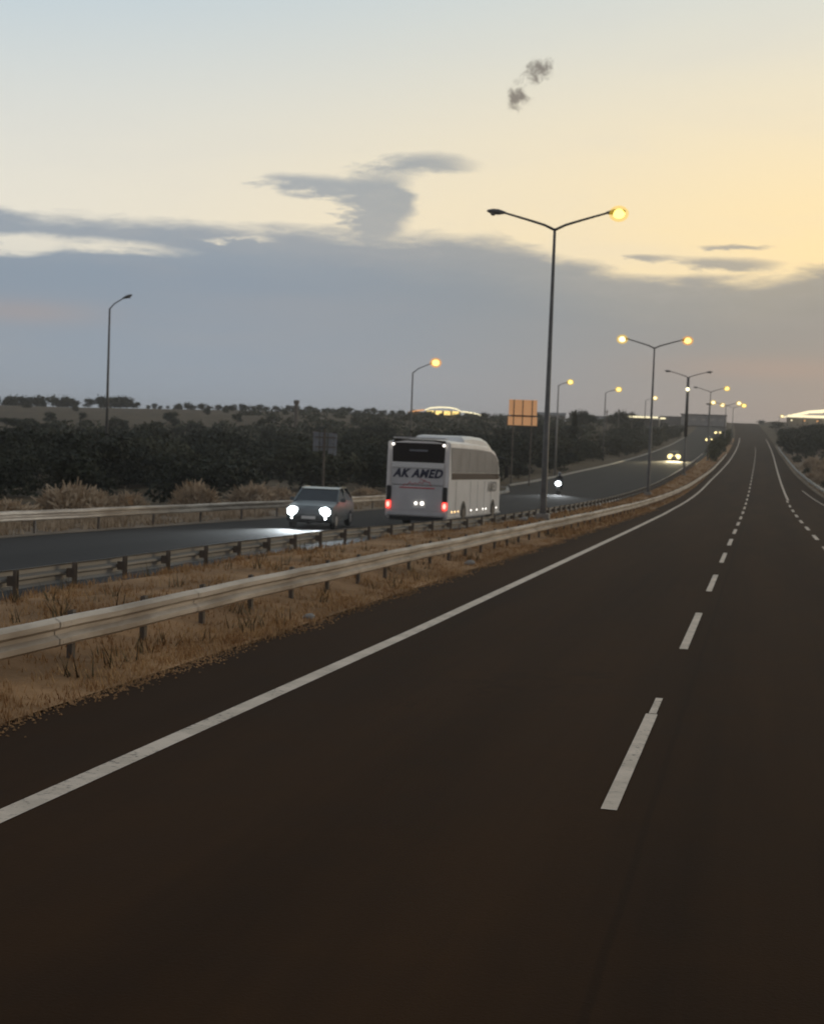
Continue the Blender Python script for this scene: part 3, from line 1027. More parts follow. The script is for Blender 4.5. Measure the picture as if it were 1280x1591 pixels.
# ------------------------------------------------------------------ cars (nose towards -y, i.e. towards the camera)
def make_car(label, loc, rz, paint, head, lamp_r, group):
    t = thing('car', label, 'car', loc, rz, group)
    hw = .86
    lower = [(-2.02, .36), (-2.10, .55), (-2.06, .74), (-1.9, .86), (-1.0, .98), (-.85, 1.0), (1.55, .98), (2.0, .92), (2.08, .7), (2.05, .42), (1.9, .28), (-1.85, .26)]
    mb = MB()
    k = len(lower)
    for x, sx, dz_ in ((-hw, .965, 0), (-hw * .86, 1.0, .02), (-hw * .4, 1.02, .03), (hw * .4, 1.02, .03), (hw * .86, 1.0, .02), (hw, .965, 0)):
        mb.v += [(x, y * sx, z + (dz_ if z > .8 else 0)) for y, z in lower]
    for i in range(5):
        for q in range(k):
            a, b = i * k + q, i * k + (q + 1) % k
            mb.f.append((a, b, b + k, a + k))
    mb.f.append(tuple(range(k)))
    mb.f.append(tuple(range(5 * k, 6 * k))[::-1])
    mb.build('body', paint, t, smooth=False, bevel=.02)
    cab = [(-1.0, .97), (-.22, 1.44), (.2, 1.49), (1.0, 1.47), (1.62, 1.28), (1.92, .95)]
    mb = MB()
    k = len(cab)
    for x, ins in ((-hw * .97, 0), (hw * .97, 0)):
        for y, z in cab:
            f = (z - .95) / .54
            mb.v.append((x * (1 - .17 * f), y, z))
    for q in range(k - 1):
        mb.f.append((q, q + 1, q + 1 + k, q + k))
    mb.f.append(tuple(range(k)))
    mb.f.append(tuple(range(k, 2 * k))[::-1])
    mb.build('cabin', M['carglass'], t)
    rf = MB()
    for x in (-.70, .70):
        rf.v += [(x, -.24, 1.455), (x * .99, .2, 1.508), (x * .99, 1.0, 1.488), (x, 1.60, 1.30)]
    for q in range(3):
        rf.f.append((q, q + 1, q + 5, q + 4))
    rf.build('roof', paint, t)
    for sg in (-1, 1):
        MB().tube([(sg * .84, -1.0, .99), (sg * .72, -.22, 1.46), (sg * .715, .25, 1.505), (sg * .72, 1.0, 1.48), (sg * .80, 1.75, 1.08)], .03, 6).build('roof_rail', paint, t)
        MB().tube([(sg * .80, .45, 1.0), (sg * .73, .42, 1.48)], .03, 6).build('door_pillar', paint, t)
        m_ = MB().box((sg * .98, -.62, 1.06), (.20, .12, .14)).build('mirror', paint, t, bevel=.03)
        MB().ball((sg * .60, -2.02, .68), (.17, .07, .10), 12, 6).build('headlight_housing', M['glass_off'], t)
        MB().ball((sg * .60, -2.07, .67), (lamp_r, .06, lamp_r * .85), 14, 8).build('headlight', head, t, smooth=True)
        MB().ball((sg * .62, -2.06, .44), (.05, .03, .035), 10, 6).build('fog_light', head, t, smooth=True)
        for y in (-1.28, 1.32):
            wh = MB().tube([(sg * .68, y, .31), (sg * .70, y, .31), (sg * .86, y, .31), (sg * .88, y, .31)], [.27, .31, .31, .27], 18).build('wheel', M['rubber'], t)
            MB().tube([(sg * .87, y, .31), (sg * .89, y, .31)], [.20, .17], 12).build('rim', M['rim'], wh)
    MB().box((0, -2.07, .62), (.72, .06, .14)).build('grille', M['black'], t)
    MB().box((0, -2.08, .40), (1.2, .06, .14)).build('air_intake', M['black'], t)
    MB().box((0, -2.125, .46), (.52, .015, .11)).build('number_plate', M['white2'], t)
    return t


def spot(parent, x, y, z, energy, col, down, size):
    ld = bpy.data.lights.new('headlight_beam', 'SPOT')
    ld.energy = energy
    ld.color = col
    ld.spot_size = R(size)
    ld.spot_blend = 0.8
    ld.shadow_soft_size = .06
    lo = bpy.data.objects.new('headlight_beam', ld)
    COL.objects.link(lo)
    lo.parent = parent
    lo.location = (x, y, z)
    d = Vector((0, -1, -math.tan(R(down))))
    lo.rotation_euler = d.to_track_quat('-Z', 'Y').to_euler()
    return lo


CG = 'oncoming cars with headlights on'
c1 = make_car('silver hatchback with bright white headlights left of the coach', at(-16.2, 54.2), R(4), M['carpaint'], M['head'], .21, CG)
for sg in (-1, 1):
    spot(c1, sg * .6, -2.16, .67, 1300, (.85, .95, 1.0), 6, 70)
c2 = make_car('dark car with warm yellow headlights, the nearest of the distant cars', at(-13.75, 247.0), R(2), M['cardark'], M['head_warm'], .46, CG)
for sg in (-1, 1):
    spot(c2, sg * .6, -2.16, .67, 5000, (1.0, .84, .5), 4, 80)
make_car('distant dark car with its pair of lights close to the crest, lower of two', at(-12.0, 378), R(2), M['cardark'], M['head_warm'], .34, CG)
make_car('most distant car at the crest, a single bright glint of headlights', at(-11.2, 460), R(2), M['cardark'], M['head_warm'], .40, CG)


# ------------------------------------------------------------------ motorcycle and its rider
def skin_figure(name, verts, edges, radii, material, parent=None, root=0):
    me = bpy.data.meshes.new(name)
    me.from_pydata(verts, edges, [])
    ob = bpy.data.objects.new(name, me)
    COL.objects.link(ob)
    md = ob.modifiers.new('skin', 'SKIN')
    sv = me.skin_vertices[0].data
    for i, r_ in enumerate(radii):
        sv[i].radius = (r_, r_) if isinstance(r_, (int, float)) else r_
        sv[i].use_root = (i == root)
    sb = ob.modifiers.new('sub', 'SUBSURF')
    sb.levels = sb.render_levels = 1
    bpy.context.view_layer.update()
    dg = bpy.context.evaluated_depsgraph_get()
    m2 = bpy.data.meshes.new_from_object(ob.evaluated_get(dg))
    bpy.data.objects.remove(ob)
    m2.materials.clear()
    m2.materials.append(material)
    m2.polygons.foreach_set('use_smooth', [True] * len(m2.polygons))
    return link(name, m2, parent)


mloc = at(-16.2, 123.0)
mt = thing('motorcycle', 'motorcycle with one white headlight, coming on beyond the nearest lamp pole', 'motorcycle', mloc)
for y, nm in ((-.70, 'wheel'), (.70, 'wheel')):
    wh = MB()
    ring = [(0, y + .25 * math.cos(a), .31 + .25 * math.sin(a)) for a in np.linspace(0, 2 * math.pi, 17)]
    wh.tube(ring, .06, 8, cap=False)
    wo = wh.build(nm, M['rubber'], mt)
    MB().tube([(-.04, y, .31), (.04, y, .31)], .10, 10).build('hub', M['rim'], wo)
mb = MB()
mb.prism([(-.42, .62), (-.30, .92), (.05, .98), (.15, .80), (.75, .84), (.90, .92), (.80, .70), (.30, .40), (-.15, .35)], -.13, .13)
mb.build('frame_and_tank', M['cardark'], mt, bevel=.04)
mb = MB()
for sg in (-1, 1):
    mb.tube([(sg * .09, -.70, .31), (sg * .09, -.45, 1.0)], .03, 6)
mb.tube([(-.36, -.35, 1.06), (-.1, -.44, 1.0), (.1, -.44, 1.0), (.36, -.35, 1.06)], .018, 6)
mb.build('fork', M['rim'], mt)
MB().box((0, .35, .86), (.26, .62, .10)).build('saddle', M['black'], mt, bevel=.03)
MB().prism([(-.62, .78), (-.52, 1.12), (-.36, 1.28), (-.40, .80)], -.20, .20).build('fairing', M['signback'], mt, bevel=.05)
MB().ball((0, -.62, .90), (.22, .09, .17), 14, 8).build('headlight', M['head'], mt, smooth=True)
spot(mt, 0, -.78, .9, 900, (.9, .96, 1.0), 7, 60)
pv = [(0, .40, .95), (0, .34, 1.2), (0, .22, 1.42), (0, .17, 1.52), (0, .12, 1.64),
      (-.19, .22, 1.42), (-.32, .02, 1.24), (-.34, -.30, 1.08), (.19, .22, 1.42), (.32, .02, 1.24), (.34, -.30, 1.08),
      (-.13, .34, .92), (-.24, -.06, .80), (-.20, .14, .42), (-.20, -.02, .36), (.13, .34, .92), (.24, -.06, .80), (.20, .14, .42), (.20, -.02, .36)]
pe = [(0, 1), (1, 2), (2, 3), (3, 4), (2, 5), (5, 6), (6, 7), (2, 8), (8, 9), (9, 10), (0, 11), (11, 12), (12, 13), (13, 14), (0, 15), (15, 16), (16, 17), (17, 18)]
prad = [.16, .16, .17, .075, .10, .09, .06, .045, .09, .06, .045, .11, .085, .06, .05, .11, .085, .06, .05]
rider = thing('person', 'rider in dark jacket and helmet leaning forward on the motorcycle', 'person', mloc)
skin_figure('body', pv, pe, prad, M['cloth'], rider)
MB().ball((0, .09, 1.69), (.135, .15, .15), 14, 10).build('helmet', M['signback'], rider, smooth=True)
MB().box((0, -.03, 1.68), (.2, .06, .08)).build('visor', M['black'], rider, bevel=.02)


# ------------------------------------------------------------------ signs
def orange_sign(X, s):
    base = at(X, s)
    t = thing('road_sign', 'large glowing orange road sign panel above the dark trees, left of the tall lamp pole', 'road sign', base, R(13))
    z0 = 3.35 - base[2]
    W_, H1, H2 = 2.75, 1.45, .82
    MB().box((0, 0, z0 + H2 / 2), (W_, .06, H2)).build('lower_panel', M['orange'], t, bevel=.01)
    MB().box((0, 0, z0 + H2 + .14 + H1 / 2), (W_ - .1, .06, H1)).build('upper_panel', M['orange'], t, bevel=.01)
    MB().box((-.0, -.06, z0 + H2 + .07), (W_ - .45, .09, .14)).build('cross_bar', M['black'], t)
    for x in (-.86, -.02, .86):
        MB().box((x, -.07, z0 + (H1 + H2 + .14) / 2), (.085, .06, H1 + H2 + .1)).build('rib', M['galv_dark'], t)
    for x in (-.86, .86):
        MB().tube([(x, .12, -.3), (x, .12, z0 + H1 + H2)], .08, 8).build('post', M['galv_dark'], t)


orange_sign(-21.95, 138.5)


def grey_sign(X, s):
    base = at(X, s)
    t = thing('road_sign', 'grey back of a road sign on a dark post above the silver car', 'road sign', base, R(8))
    z0 = .95 - base[2]
    for i, (x, w_, h_, dz_) in enumerate(((-.46, .30, 1.0, .22), (-.06, .38, .95, .26), (.32, .26, 1.1, .1), (.56, .16, 1.15, .02))):
        MB().box((x, 0, z0 + dz_ + h_ / 2), (w_, .04, h_)).build('panel', M['signback'], t, bevel=.008)
    for z in (.45, .95):
        MB().box((.05, -.04, z0 + z), (1.1, .03, .06)).build('cross_rail', M['galv_dark'], t)
    MB().tube([(-.0, -.10, -.3), (-.0, -.10, z0 + 1.4)], .065, 8).build('post', M['galv_dark'], t)


grey_sign(-22.2, 74.5)


# ------------------------------------------------------------------ vegetation
def crown_mesh(name, material, seed, n_leaf, rx, rz_, leaf, lumps=6, squash=.55, up_bias=.0):
    r_ = np.random.RandomState(seed)
    cs = [(0, 0, rz_ * .5, .75)]
    for i in range(lumps):
        a = r_.uniform(0, 6.28)
        q = r_.uniform(.25, .62)
        cs.append((math.cos(a) * q * 1.1 * rx, math.sin(a) * q * 1.1 * rx, rz_ * r_.uniform(.10, .80) * (1.1 - .45 * q), r_.uniform(.24, .48)))
    cs = np.array(cs)
    pick = r_.choice(len(cs), n_leaf, p=cs[:, 3] ** 2 / (cs[:, 3] ** 2).sum())
    d = r_.normal(size=(n_leaf, 3))
    d /= np.linalg.norm(d, axis=1)[:, None]
    rad = r_.uniform(.55, 1.05, n_leaf) * (1 + .18 * r_.normal(size=n_leaf))
    c = cs[pick]
    pos = c[:, :3] + d * (c[:, 3] * rad)[:, None] * np.array([rx, rx, rz_ * squash])
    pos[:, 2] = np.maximum(pos[:, 2], .04 * rz_)
    nrm = d + r_.normal(size=(n_leaf, 3)) * .8
    nrm /= np.linalg.norm(nrm, axis=1)[:, None]
    t = np.cross(nrm, r_.normal(size=(n_leaf, 3)))
    t /= np.linalg.norm(t, axis=1)[:, None]
    b = np.cross(nrm, t)
    sz = leaf * r_.uniform(.6, 1.4, n_leaf)[:, None]
    v = np.stack([pos - t * sz, pos + b * sz * .55, pos + t * sz, pos - b * sz * .55], 1).reshape(-1, 3)
    f = np.arange(n_leaf * 4).reshape(-1, 4)
    me = bpy.data.meshes.new(name)
    me.from_pydata(v.tolist(), [], f.tolist())
    me.materials.append(material)
    me.update()
    return me


def trunk_mesh(h, r_, seed, spread):
    q = random.Random(seed)
    mb = MB().tube([(0, 0, -.2), (q.uniform(-.1, .1), q.uniform(-.1, .1), h * .5), (0, 0, h)], [r_, r_ * .8, r_ * .5], 7)
    for i in range(4):
        a = q.uniform(0, 6.28)
        mb.tube([(0, 0, h * q.uniform(.4, .8)), (math.cos(a) * spread * .5, math.sin(a) * spread * .5, h * 1.15), (math.cos(a) * spread, math.sin(a) * spread, h * 1.7)],
                [r_ * .5, r_ * .35, r_ * .15], 6)
    return mb.mesh('trunk', M['bark'])


tree_kinds = []
for i, (m_, rx, rz_) in enumerate(((M['leaf_a'], 2.6, 3.2), (M['leaf_a'], 3.0, 2.7), (M['leaf_b'], 2.3, 2.6), (M['leaf_a'], 2.0, 3.6), (M['leaf_a'], 3.2, 2.2))):
    tree_kinds.append((crown_mesh('crown', m_, 20 + i, 3000, rx, rz_, .13, 13, .42), trunk_mesh(rz_ * .3, .12, i, rx * .4), rz_))
small_kinds = [(crown_mesh('crown', M['leaf_b' if i else 'leaf_a'], 40 + i, 420, 1.5, 1.9, .20, 5), trunk_mesh(.8, .09, 9 + i, .5), 1.9) for i in range(3)]


def tree(kind, X, s, scale, label, cat, group, name='tree', rz=None, dz=0.0, lift=.02):
    t = thing(name, label, cat, at(X, s, dz), rz if rz is not None else rnd.uniform(0, 6.28), group, scale)
    link('crown', kind[0], t, (0, 0, kind[2] * lift))
    link('trunk', kind[1], t)
    return t


# thicket along the far side (seen between the two guardrails and the ridge)
spots = []
tries = 0
while len(spots) < 125 and tries < 6000:
    tries += 1
    X = -rnd.uniform(27.5, 120)
    s = rnd.uniform(38, 260)
    ratio = X / s
    if ratio < -.62 or ratio > -.085:
        continue
    if s > 150 and X > -30:
        pass
    sep_ = 3.0 + max(0, (math.hypot(X, s) - 60)) * .028
    if any((X - a) ** 2 + (s - b) ** 2 < sep_ ** 2 for a, b in spots):
        continue
    if abs(X + 46) < 2 and abs(s - 97) < 2:
        continue
    spots.append((X, s))
for X, s in spots:
    d = math.hypot(X, s)
    g0 = gz(X, s)
    ztop = 2.35 + (.0022 + .0055 * ss(-.5, -.25, X / s)) * d + rnd.uniform(-2.0, .25)
    i = rnd.randrange(5)
    sc = max(.5, min(1.4, (ztop - g0) / (tree_kinds[i][2] * 1.1)))
    px = 640 + 2300 * math.tan(math.atan2(X, s) + YAW)
    spot_ = [n_ for lim, n_ in ((40, 'at the left edge of the picture'), (150, 'behind the biggest pale dry bush'), (235, 'below the far left street lamp'), (345, 'behind the roundest pale dry bush'),
                                (430, 'left of the grey sign'), (560, 'behind the grey sign and the silver car'), (690, 'behind the rear of the coach'), (790, 'beyond the front of the coach'),
                                (5000, 'beyond the orange sign')) if px < lim][0]
    row_ = 'front of thicket' if d < 80 else ('middle of thicket' if d < 140 else 'back of thicket')
    kind_ = ('tall dark', 'broad dark', 'small olive green', 'upright dark', 'low spreading dark')[i]
    lb = '%s scrub tree, %s, %s' % (kind_, row_, spot_)
    tree(tree_kinds[i], X, s, (sc * rnd.uniform(.9, 1.25), sc * rnd.uniform(.9, 1.25), sc), lb, 'tree', 'scrub trees of the thicket')

# trees along the opposite road towards the crest
for k in range(78):
    s = 120 + 330 * (k + rnd.random()) / 78
    X = float(opp_left(s)) - (2.8 + 20 * rnd.random() ** 1.6)
    i = rnd.randrange(5)
    tree(tree_kinds[i], X, s, rnd.uniform(.65, 1.15) * (1.0 + .0006 * s), '%s roadside tree %s' % (('tall dark', 'broad dark', 'olive green', 'upright dark', 'low spreading dark')[i],
         'on the slope behind the orange sign' if s < 160 else 'beyond the pale lamp pole' if s < 205 else 'below the yellow lamp, left of the second lamp pole' if s < 260 else
         'behind the second lamp pole' if s < 330 else 'below the grey warehouse, near the crest'), 'tree',
         'roadside trees left of the climbing road')

ORD = ['first', 'second', 'third', 'fourth', 'fifth', 'sixth', 'seventh', 'eighth', 'ninth', 'tenth', 'eleventh', 'twelfth', 'thirteenth', 'fourteenth', 'fifteenth', 'sixteenth', 'seventeenth',
       'eighteenth', 'nineteenth'] + [a + b for a in ('twenty-', 'thirty-', 'forty-') for b in ('zeroth', 'first', 'second', 'third', 'fourth', 'fifth', 'sixth', 'seventh', 'eighth', 'ninth')]
ORD = [{'twenty-zeroth': 'twentieth', 'thirty-zeroth': 'thirtieth', 'forty-zeroth': 'fortieth'}.get(o_, o_) for o_ in ORD]
# ridge line: a clump at the far left, then single small trees
for k in range(22):
    px = rnd.uniform(-.520, -.417)
    d = 455
    X, s = d * math.sin(px), d * math.cos(px)
    tree(small_kinds[k % 3], X, s, rnd.uniform(1.3, 2.0), 'dark tree in the row on the skyline at the far left', 'tree', 'row of trees on the left skyline')
for k in range(44):
    px = -.415 + .205 * k / 44 + rnd.uniform(-.0025, .0025)
    d = rnd.uniform(435, 465)
    X, s = d * math.sin(px), d * math.cos(px)
    tree(small_kinds[k % 3], X, s, rnd.uniform(.5, 1.15), 'small round ridge tree, %s from the left of the single row' % ORD[k], 'tree', 'small trees along the ridge')
for k in range(22):
    px = rnd.uniform(-.50, -.20)
    d = rnd.uniform(270, 420)
    X, s = d * math.sin(px), d * math.cos(px)
    tree(small_kinds[k % 3], X, s, rnd.uniform(.7, 1.2), 'small dark bush on the pale field %s' % ('at the far left' if px < -.43 else 'right of the far left lamp' if px < -.35 else 'above the silver car' if px < -.26 else 'above the coach'), 'bush', 'bushes over the pale field')
for k in range(22):
    px = rnd.uniform(-.21, -.03)
    d = rnd.uniform(420, 520)
    X, s = d * math.sin(px), d * math.cos(px)
    if X > -27 and px > -.05:
        X -= 12
    tree(small_kinds[k % 3], X, s, rnd.uniform(.8, 1.5), 'dark skyline tree %s' % ('left of the orange sign' if px < -.16 else 'between the orange sign and the cypress' if px < -.115 else 'around the thin masts' if px < -.08 else 'left of the warehouse'), 'tree', 'skyline trees behind the lamps')
# low scrub that covers the hillside behind the thicket: uncountable, one mass
q = np.random.RandomState(17)
N = 1500
A = q.uniform(-.47, -.045, N)
D = 120 * (452 / 120) ** q.uniform(0, 1, N)
keep = (A > -.33 + .10 * (q.uniform(0, 1, N) - .5)) | (D < 270)
A, D = A[keep], D[keep]
XX, SS_ = D * np.sin(A), D * np.cos(A)
keep = XX < np.array([opp_left(v) for v in SS_]) - 7
XX, SS_, D = XX[keep], SS_[keep], D[keep]
K = 46
cx_ = np.repeat(XX, K)
cs_ = np.repeat(SS_, K)
R0 = np.repeat(q.uniform(1.0, 3.2, len(XX)), K)
H0 = np.repeat(q.uniform(.6, 1.9, len(XX)), K)
dv = q.normal(size=(len(cx_), 3))
dv /= np.linalg.norm(dv, axis=1)[:, None]
dv[:, 2] = np.abs(dv[:, 2])
rad = q.uniform(.5, 1.1, len(cx_))
pos = np.stack([cx_ + dv[:, 0] * R0 * rad, cs_ + dv[:, 1] * R0 * rad, ground_z(cx_, cs_) + dv[:, 2] * H0 * rad], 1)
t1 = q.normal(size=pos.shape)
t1 /= np.linalg.norm(t1, axis=1)[:, None]
t2 = np.cross(t1, dv + .3 * q.normal(size=pos.shape))
sz = q.uniform(.18, .5, len(pos))[:, None]
me = bpy.data.meshes.new('hillside_scrub')
me.from_pydata(np.stack([pos - t1 * sz, pos + t2 * sz * .6, pos + t1 * sz, pos - t2 * sz * .6], 1).reshape(-1, 3).tolist(), [], np.arange(len(pos) * 4).reshape(-1, 4).tolist())
me.materials.append(M['leaf_b'])
tag(link('hillside_scrub', me), 'low dark scrub covering the hillside behind the thicket', 'scrub', kind='stuff')
# median hedge trees before the crest
for k, (X, s, sc) in enumerate(((9, 545, 1.2), (14.5, 560, 1.0), (19, 548, 1.3), (5.5, 640, .9), (-14, 640, .9), (-20, 655, 1.1))):
    tree(small_kinds[k % 3], X, s, (sc * 1.7, sc * 1.7, sc), 'low dark tree on the skyline %s' % ('right beside the crest' if X > 0 else 'left beside the crest'), 'tree', 'low trees beside the crest')
hedge_kind = (crown_mesh('crown', M['leaf_c'], 71, 700, 1.5, 3.6, .20, 6), trunk_mesh(.9, .1, 31, .4), 3.6)
for k, s in enumerate(np.arange(236, 400, 14.0)):
    tree(hedge_kind, -7.3 + rnd.uniform(-.3, .3), float(s), (.75, .75, rnd.uniform(.85, 1.15)), 'olive green shrub tree in the median, %s of its row counted from the camera' % ORD[k], 'tree', 'shrub trees in the median')

# right side, beyond the earth bank
for k in range(22):
    s = rnd.uniform(265, 430)
    X = aux_edge(s) + 2.6 + rnd.random() * max(1.0, .050 * s - aux_edge(s) - 2.6)
    tree(tree_kinds[k % 4], X, s, rnd.uniform(.8, 1.25) * (1 + .0007 * s), 'dark tree right of the road %s' % ('just behind the earth bank' if s < 320 else 'halfway to the crest' if s < 380 else 'in front of the cream lit hall'), 'tree', 'trees behind the right bank')
for X, s, sc, lb in ((6.6, 160, .42, 'low dark bush right behind the guardrail at the right edge'), (9.0, 214, .9, 'dark bush against the right edge, high on the earth bank'),
                     (9.9, 232, 1.0, 'dark bush at the top of the earth bank beside the right edge'), (6.3, 205, .5, 'small dark bush at the foot of the earth bank, behind the rail'),
                     (6.0, 252, .7, 'dark bush at the far end of the earth bank near the rail'), (8.4, 262, .8, 'dark bush between the earth bank and the trees on the right')):
    tree(small_kinds[2], X, s, sc, lb, 'bush', 'bushes on the right bank')


# dry pale bushes behind the far guardrail
def dry_bush_mesh(seed, r_, h):
    q = np.random.RandomState(seed)
    n = 4200
    a = q.uniform(0, 2 * math.pi, n)
    e = np.arccos(q.uniform(0.0, 1.0, n))
    lump = 1 + .16 * np.sin(a * 3 + seed) * np.sin(e * 2.2 + seed * .7) + .10 * np.sin(a * 7 + 2 * seed)
    L = q.uniform(.72, 1.03, n) * lump
    tip = np.stack([np.cos(a) * np.sin(e) * r_ * L, np.sin(a) * np.sin(e) * r_ * L, np.cos(e) * h * L + .05], 1)
    root = tip * q.uniform(.70, .9, n)[:, None]
    root[:, 2] = np.maximum(root[:, 2] - .05, 0)
    side_ = np.cross(tip, q.normal(size=(n, 3)))
    side_ /= np.linalg.norm(side_, axis=1)[:, None]
    wv = side_ * q.uniform(.014, .034, n)[:, None] * (r_ / 1.1)
    tip2 = tip + q.normal(size=(n, 3)) * .06
    mess = q.uniform(0, 1, n) < .7
    tip2[mess] = root[mess] + q.normal(size=(int(mess.sum()), 3)) * .13
    v = np.stack([root - wv, root + wv, tip2 + wv * .8, tip2 - wv * .8], 1).reshape(-1, 3)
    me = bpy.data.meshes.new('stems')
    me.from_pydata(v.tolist(), [], np.arange(n * 4).reshape(-1, 4).tolist())
    me.materials.append(M['grass_b'])
    return me


dm = [dry_bush_mesh(3, 1.12, 1.32), dry_bush_mesh(5, .86, 1.0), dry_bush_mesh(8, 1.0, 1.2)]
dcore = MB().ball((0, 0, 0), (.55, .55, .62), 10, 6).mesh('core', M['median'])
BG = 'pale dry bushes behind the far guardrail'
for (X, s, i, sc, lb) in (
        (-24.2, 49.4, 0, (1.3, 1.25, .98), 'biggest pale dry bush, behind the far guardrail at the left'),
        (-24.6, 52.3, 2, (.95, .95, .85), 'low pale dry bush tucked against the right of the biggest one'),
        (-24.3, 54.6, 1, (1.0, 1.0, .88), 'small two-headed pale dry bush between the biggest and the roundest'),
        (-24.4, 62.0, 2, (1.15, 1.1, 1.08), 'roundest pale dry bush, alone in front of the dark trees'),
        (-24.2, 69.5, 0, (1.3, 1.2, .88), 'pale dry bush just left of the silver car, flat topped'),
        (-24.0, 72.5, 1, (1.1, 1.1, .95), 'pale dry bush behind the left headlight of the silver car'),
        (-24.2, 44.6, 2, (1.3, 1.2, .66), 'low pale dry bush cut by the left edge of the picture'),
        (-24.6, 92.0, 1, (1.3, 1.2, .7), 'low pale dry bush between the silver car and the coach')):
    t = thing('dry_bush', lb, 'bush', at(X, s), rnd.uniform(0, 6), BG, sc)
    link('stems', dm[i], t)
    link('core', dcore, t, (0, 0, .28))
for k, (X, s, i, sc, lb) in enumerate((
        (6.6, 171, 0, .95, 'pale dry bush low on the earth bank at the right edge'),
        (7.4, 188, 2, 1.3, 'broad pale dry bush halfway up the earth bank, right'),
        (6.2, 184, 1, .9, 'small pale dry bush beside the right guardrail'),
        (8.3, 203, 0, 1.4, 'tall pale dry bush high on the earth bank, right'),
        (7.4, 228, 2, 1.3, 'distant pale dry bush on the earth bank, below the dark trees'))):
    t = thing('dry_bush', lb, 'bush', at(X, s), rnd.uniform(0, 6), 'pale dry bushes on the right bank', sc)
    link('stems', dm[i], t)
    link('core', dcore, t, (0, 0, .28))

# pointed cypress on the skyline behind the pale lamp pole
q = np.random.RandomState(5)
cyp = thing('cypress_tree', 'pointed dark cypress on the skyline right of the tall lamp pole', 'tree', at(-29, 236))
n = 500
zz = q.uniform(0, 1, n) ** 1.2
rr = (1 - zz) * .9 + .05
aa = q.uniform(0, 6.28, n)
cv = np.stack([np.cos(aa) * rr, np.sin(aa) * rr, .5 + zz * 6.3], 1)
tv = q.normal(size=(n, 3)) * .17
uv = np.stack([np.zeros(n), np.zeros(n), np.full(n, .38)], 1)
me = bpy.data.meshes.new('crown')
me.from_pydata(np.stack([cv - tv, cv + tv, cv + tv * .4 + uv, cv - tv * .4 + uv], 1).reshape(-1, 3).tolist(), [], np.arange(n * 4).reshape(-1, 4).tolist())
me.materials.append(M['leaf_a'])
link('crown', me, cyp)
MB().tube([(0, 0, -.2), (0, 0, 6)], [.14, .04], 7).build('trunk', M['bark'], cyp)


# dry grass of the median and verges: uncountable, so joined
def grass(name, label, zones, material):
    V, F = [], []
    base = 0
    for (xf0, xf1, s0, s1, n, hmin, hmax, wid) in zones:
        s = s0 * (s1 / s0) ** nrs.uniform(0, 1, n) if s0 > 0 else nrs.uniform(s0, s1, n)
        x0 = np.array([xf0(a) for a in s])
        x1 = np.array([xf1(a) for a in s])
        X = x0 + (x1 - x0) * nrs.uniform(0, 1, n)
        keep = hnoise(X * 3.1, s * 2.3) + nrs.normal(0, .45, n) > -.25
        X, s = X[keep], s[keep]
        m_ = len(X)
        z = ground_z(X, s)
        nb = 7
        for b in range(nb):
            a = nrs.uniform(0, 6.28, m_)
            h_ = nrs.uniform(hmin, hmax, m_)
            ln = nrs.uniform(.25, 1.0, m_) * h_
            bx_ = X + bend(s) + nrs.normal(0, .06, m_)
            by_ = s + nrs.normal(0, .06, m_)
            wx, wy = np.cos(a + 1.57) * wid, np.sin(a + 1.57) * wid
            p0 = np.stack([bx_ - wx, by_ - wy, z - .02], 1)
            p1 = np.stack([bx_ + wx, by_ + wy, z - .02], 1)
            p2 = np.stack([bx_ + np.cos(a) * ln, by_ + np.sin(a) * ln, z + h_], 1)
            V.append(np.stack([p0, p1, p2], 1).reshape(-1, 3))
    V = np.concatenate(V)
    me = bpy.data.meshes.new(name)
    me.from_pydata(V.tolist(), [], np.arange(len(V)).reshape(-1, 3).tolist())
    me.materials.append(material)
    o = link(name, me)
    return tag(o, label, 'grass', kind='stuff')


grass('dry_grass', 'dry orange brown grass growing over the median between the guardrails',
      [(lambda s: -6.15, lambda s: -9.3 + opp(s), 9, 60, 8000, .03, .12, .010),
       (lambda s: -6.1, lambda s: -9.3 + opp(s), 50, 260, 5000, .05, .20, .03),
       (lambda s: -6.05, lambda s: -6.5, 9, 50, 1500, .03, .10, .010)], M['grass_a'])
grass('straw_grass', 'pale straw on the far verge and the right bank',
      [(lambda s: float(opp_left(s)) - .5, lambda s: float(opp_left(s)) - 5.5, 34, 125, 5000, .10, .38, .022),
       (lambda s: aux_edge(s) + .3, lambda s: aux_edge(s) + 9, 80, 300, 4000, .10, .45, .04)], M['grass_b'])

M['weed'] = mat('withered_weed', (0.13, 0.095, 0.045), (0.075, 0.055, 0.028), 1.5, 0.9, spec=0.1)
grass('dry_weeds', 'darker withered weeds scattered through the median grass',
      [(lambda s: -6.3, lambda s: -9.2 + opp(s), 10, 120, 420, .10, .30, .012)], M['weed'])

# grit and clods spilling over the asphalt edge: uncountable
n = 4200
gs = 8.5 * (90 / 8.5) ** nrs.uniform(0, 1, n)
gx = -6.02 + nrs.normal(0, .10, n) + .10 * np.sin(gs * 1.7) * np.sin(gs * .43)
gzv = np.maximum(ground_z(gx, gs), ground_z(np.full(n, -6.0), gs)) + .004
gr = nrs.uniform(.006, .017, n) * (1 + gs / 45)
tet = np.array([(1, 0, 0), (-.5, .87, 0), (-.5, -.87, 0), (.1, .05, .9)])
ang = nrs.uniform(0, 6.28, n)
ca, sa_ = np.cos(ang), np.sin(ang)
pts = np.stack([np.stack([(tet[i, 0] * ca - tet[i, 1] * sa_) * gr + gx + bend(gs), (tet[i, 0] * sa_ + tet[i, 1] * ca) * gr + gs, tet[i, 2] * gr + gzv], 1) for i in range(4)], 1).reshape(-1, 3)
base = np.arange(n)[:, None] * 4
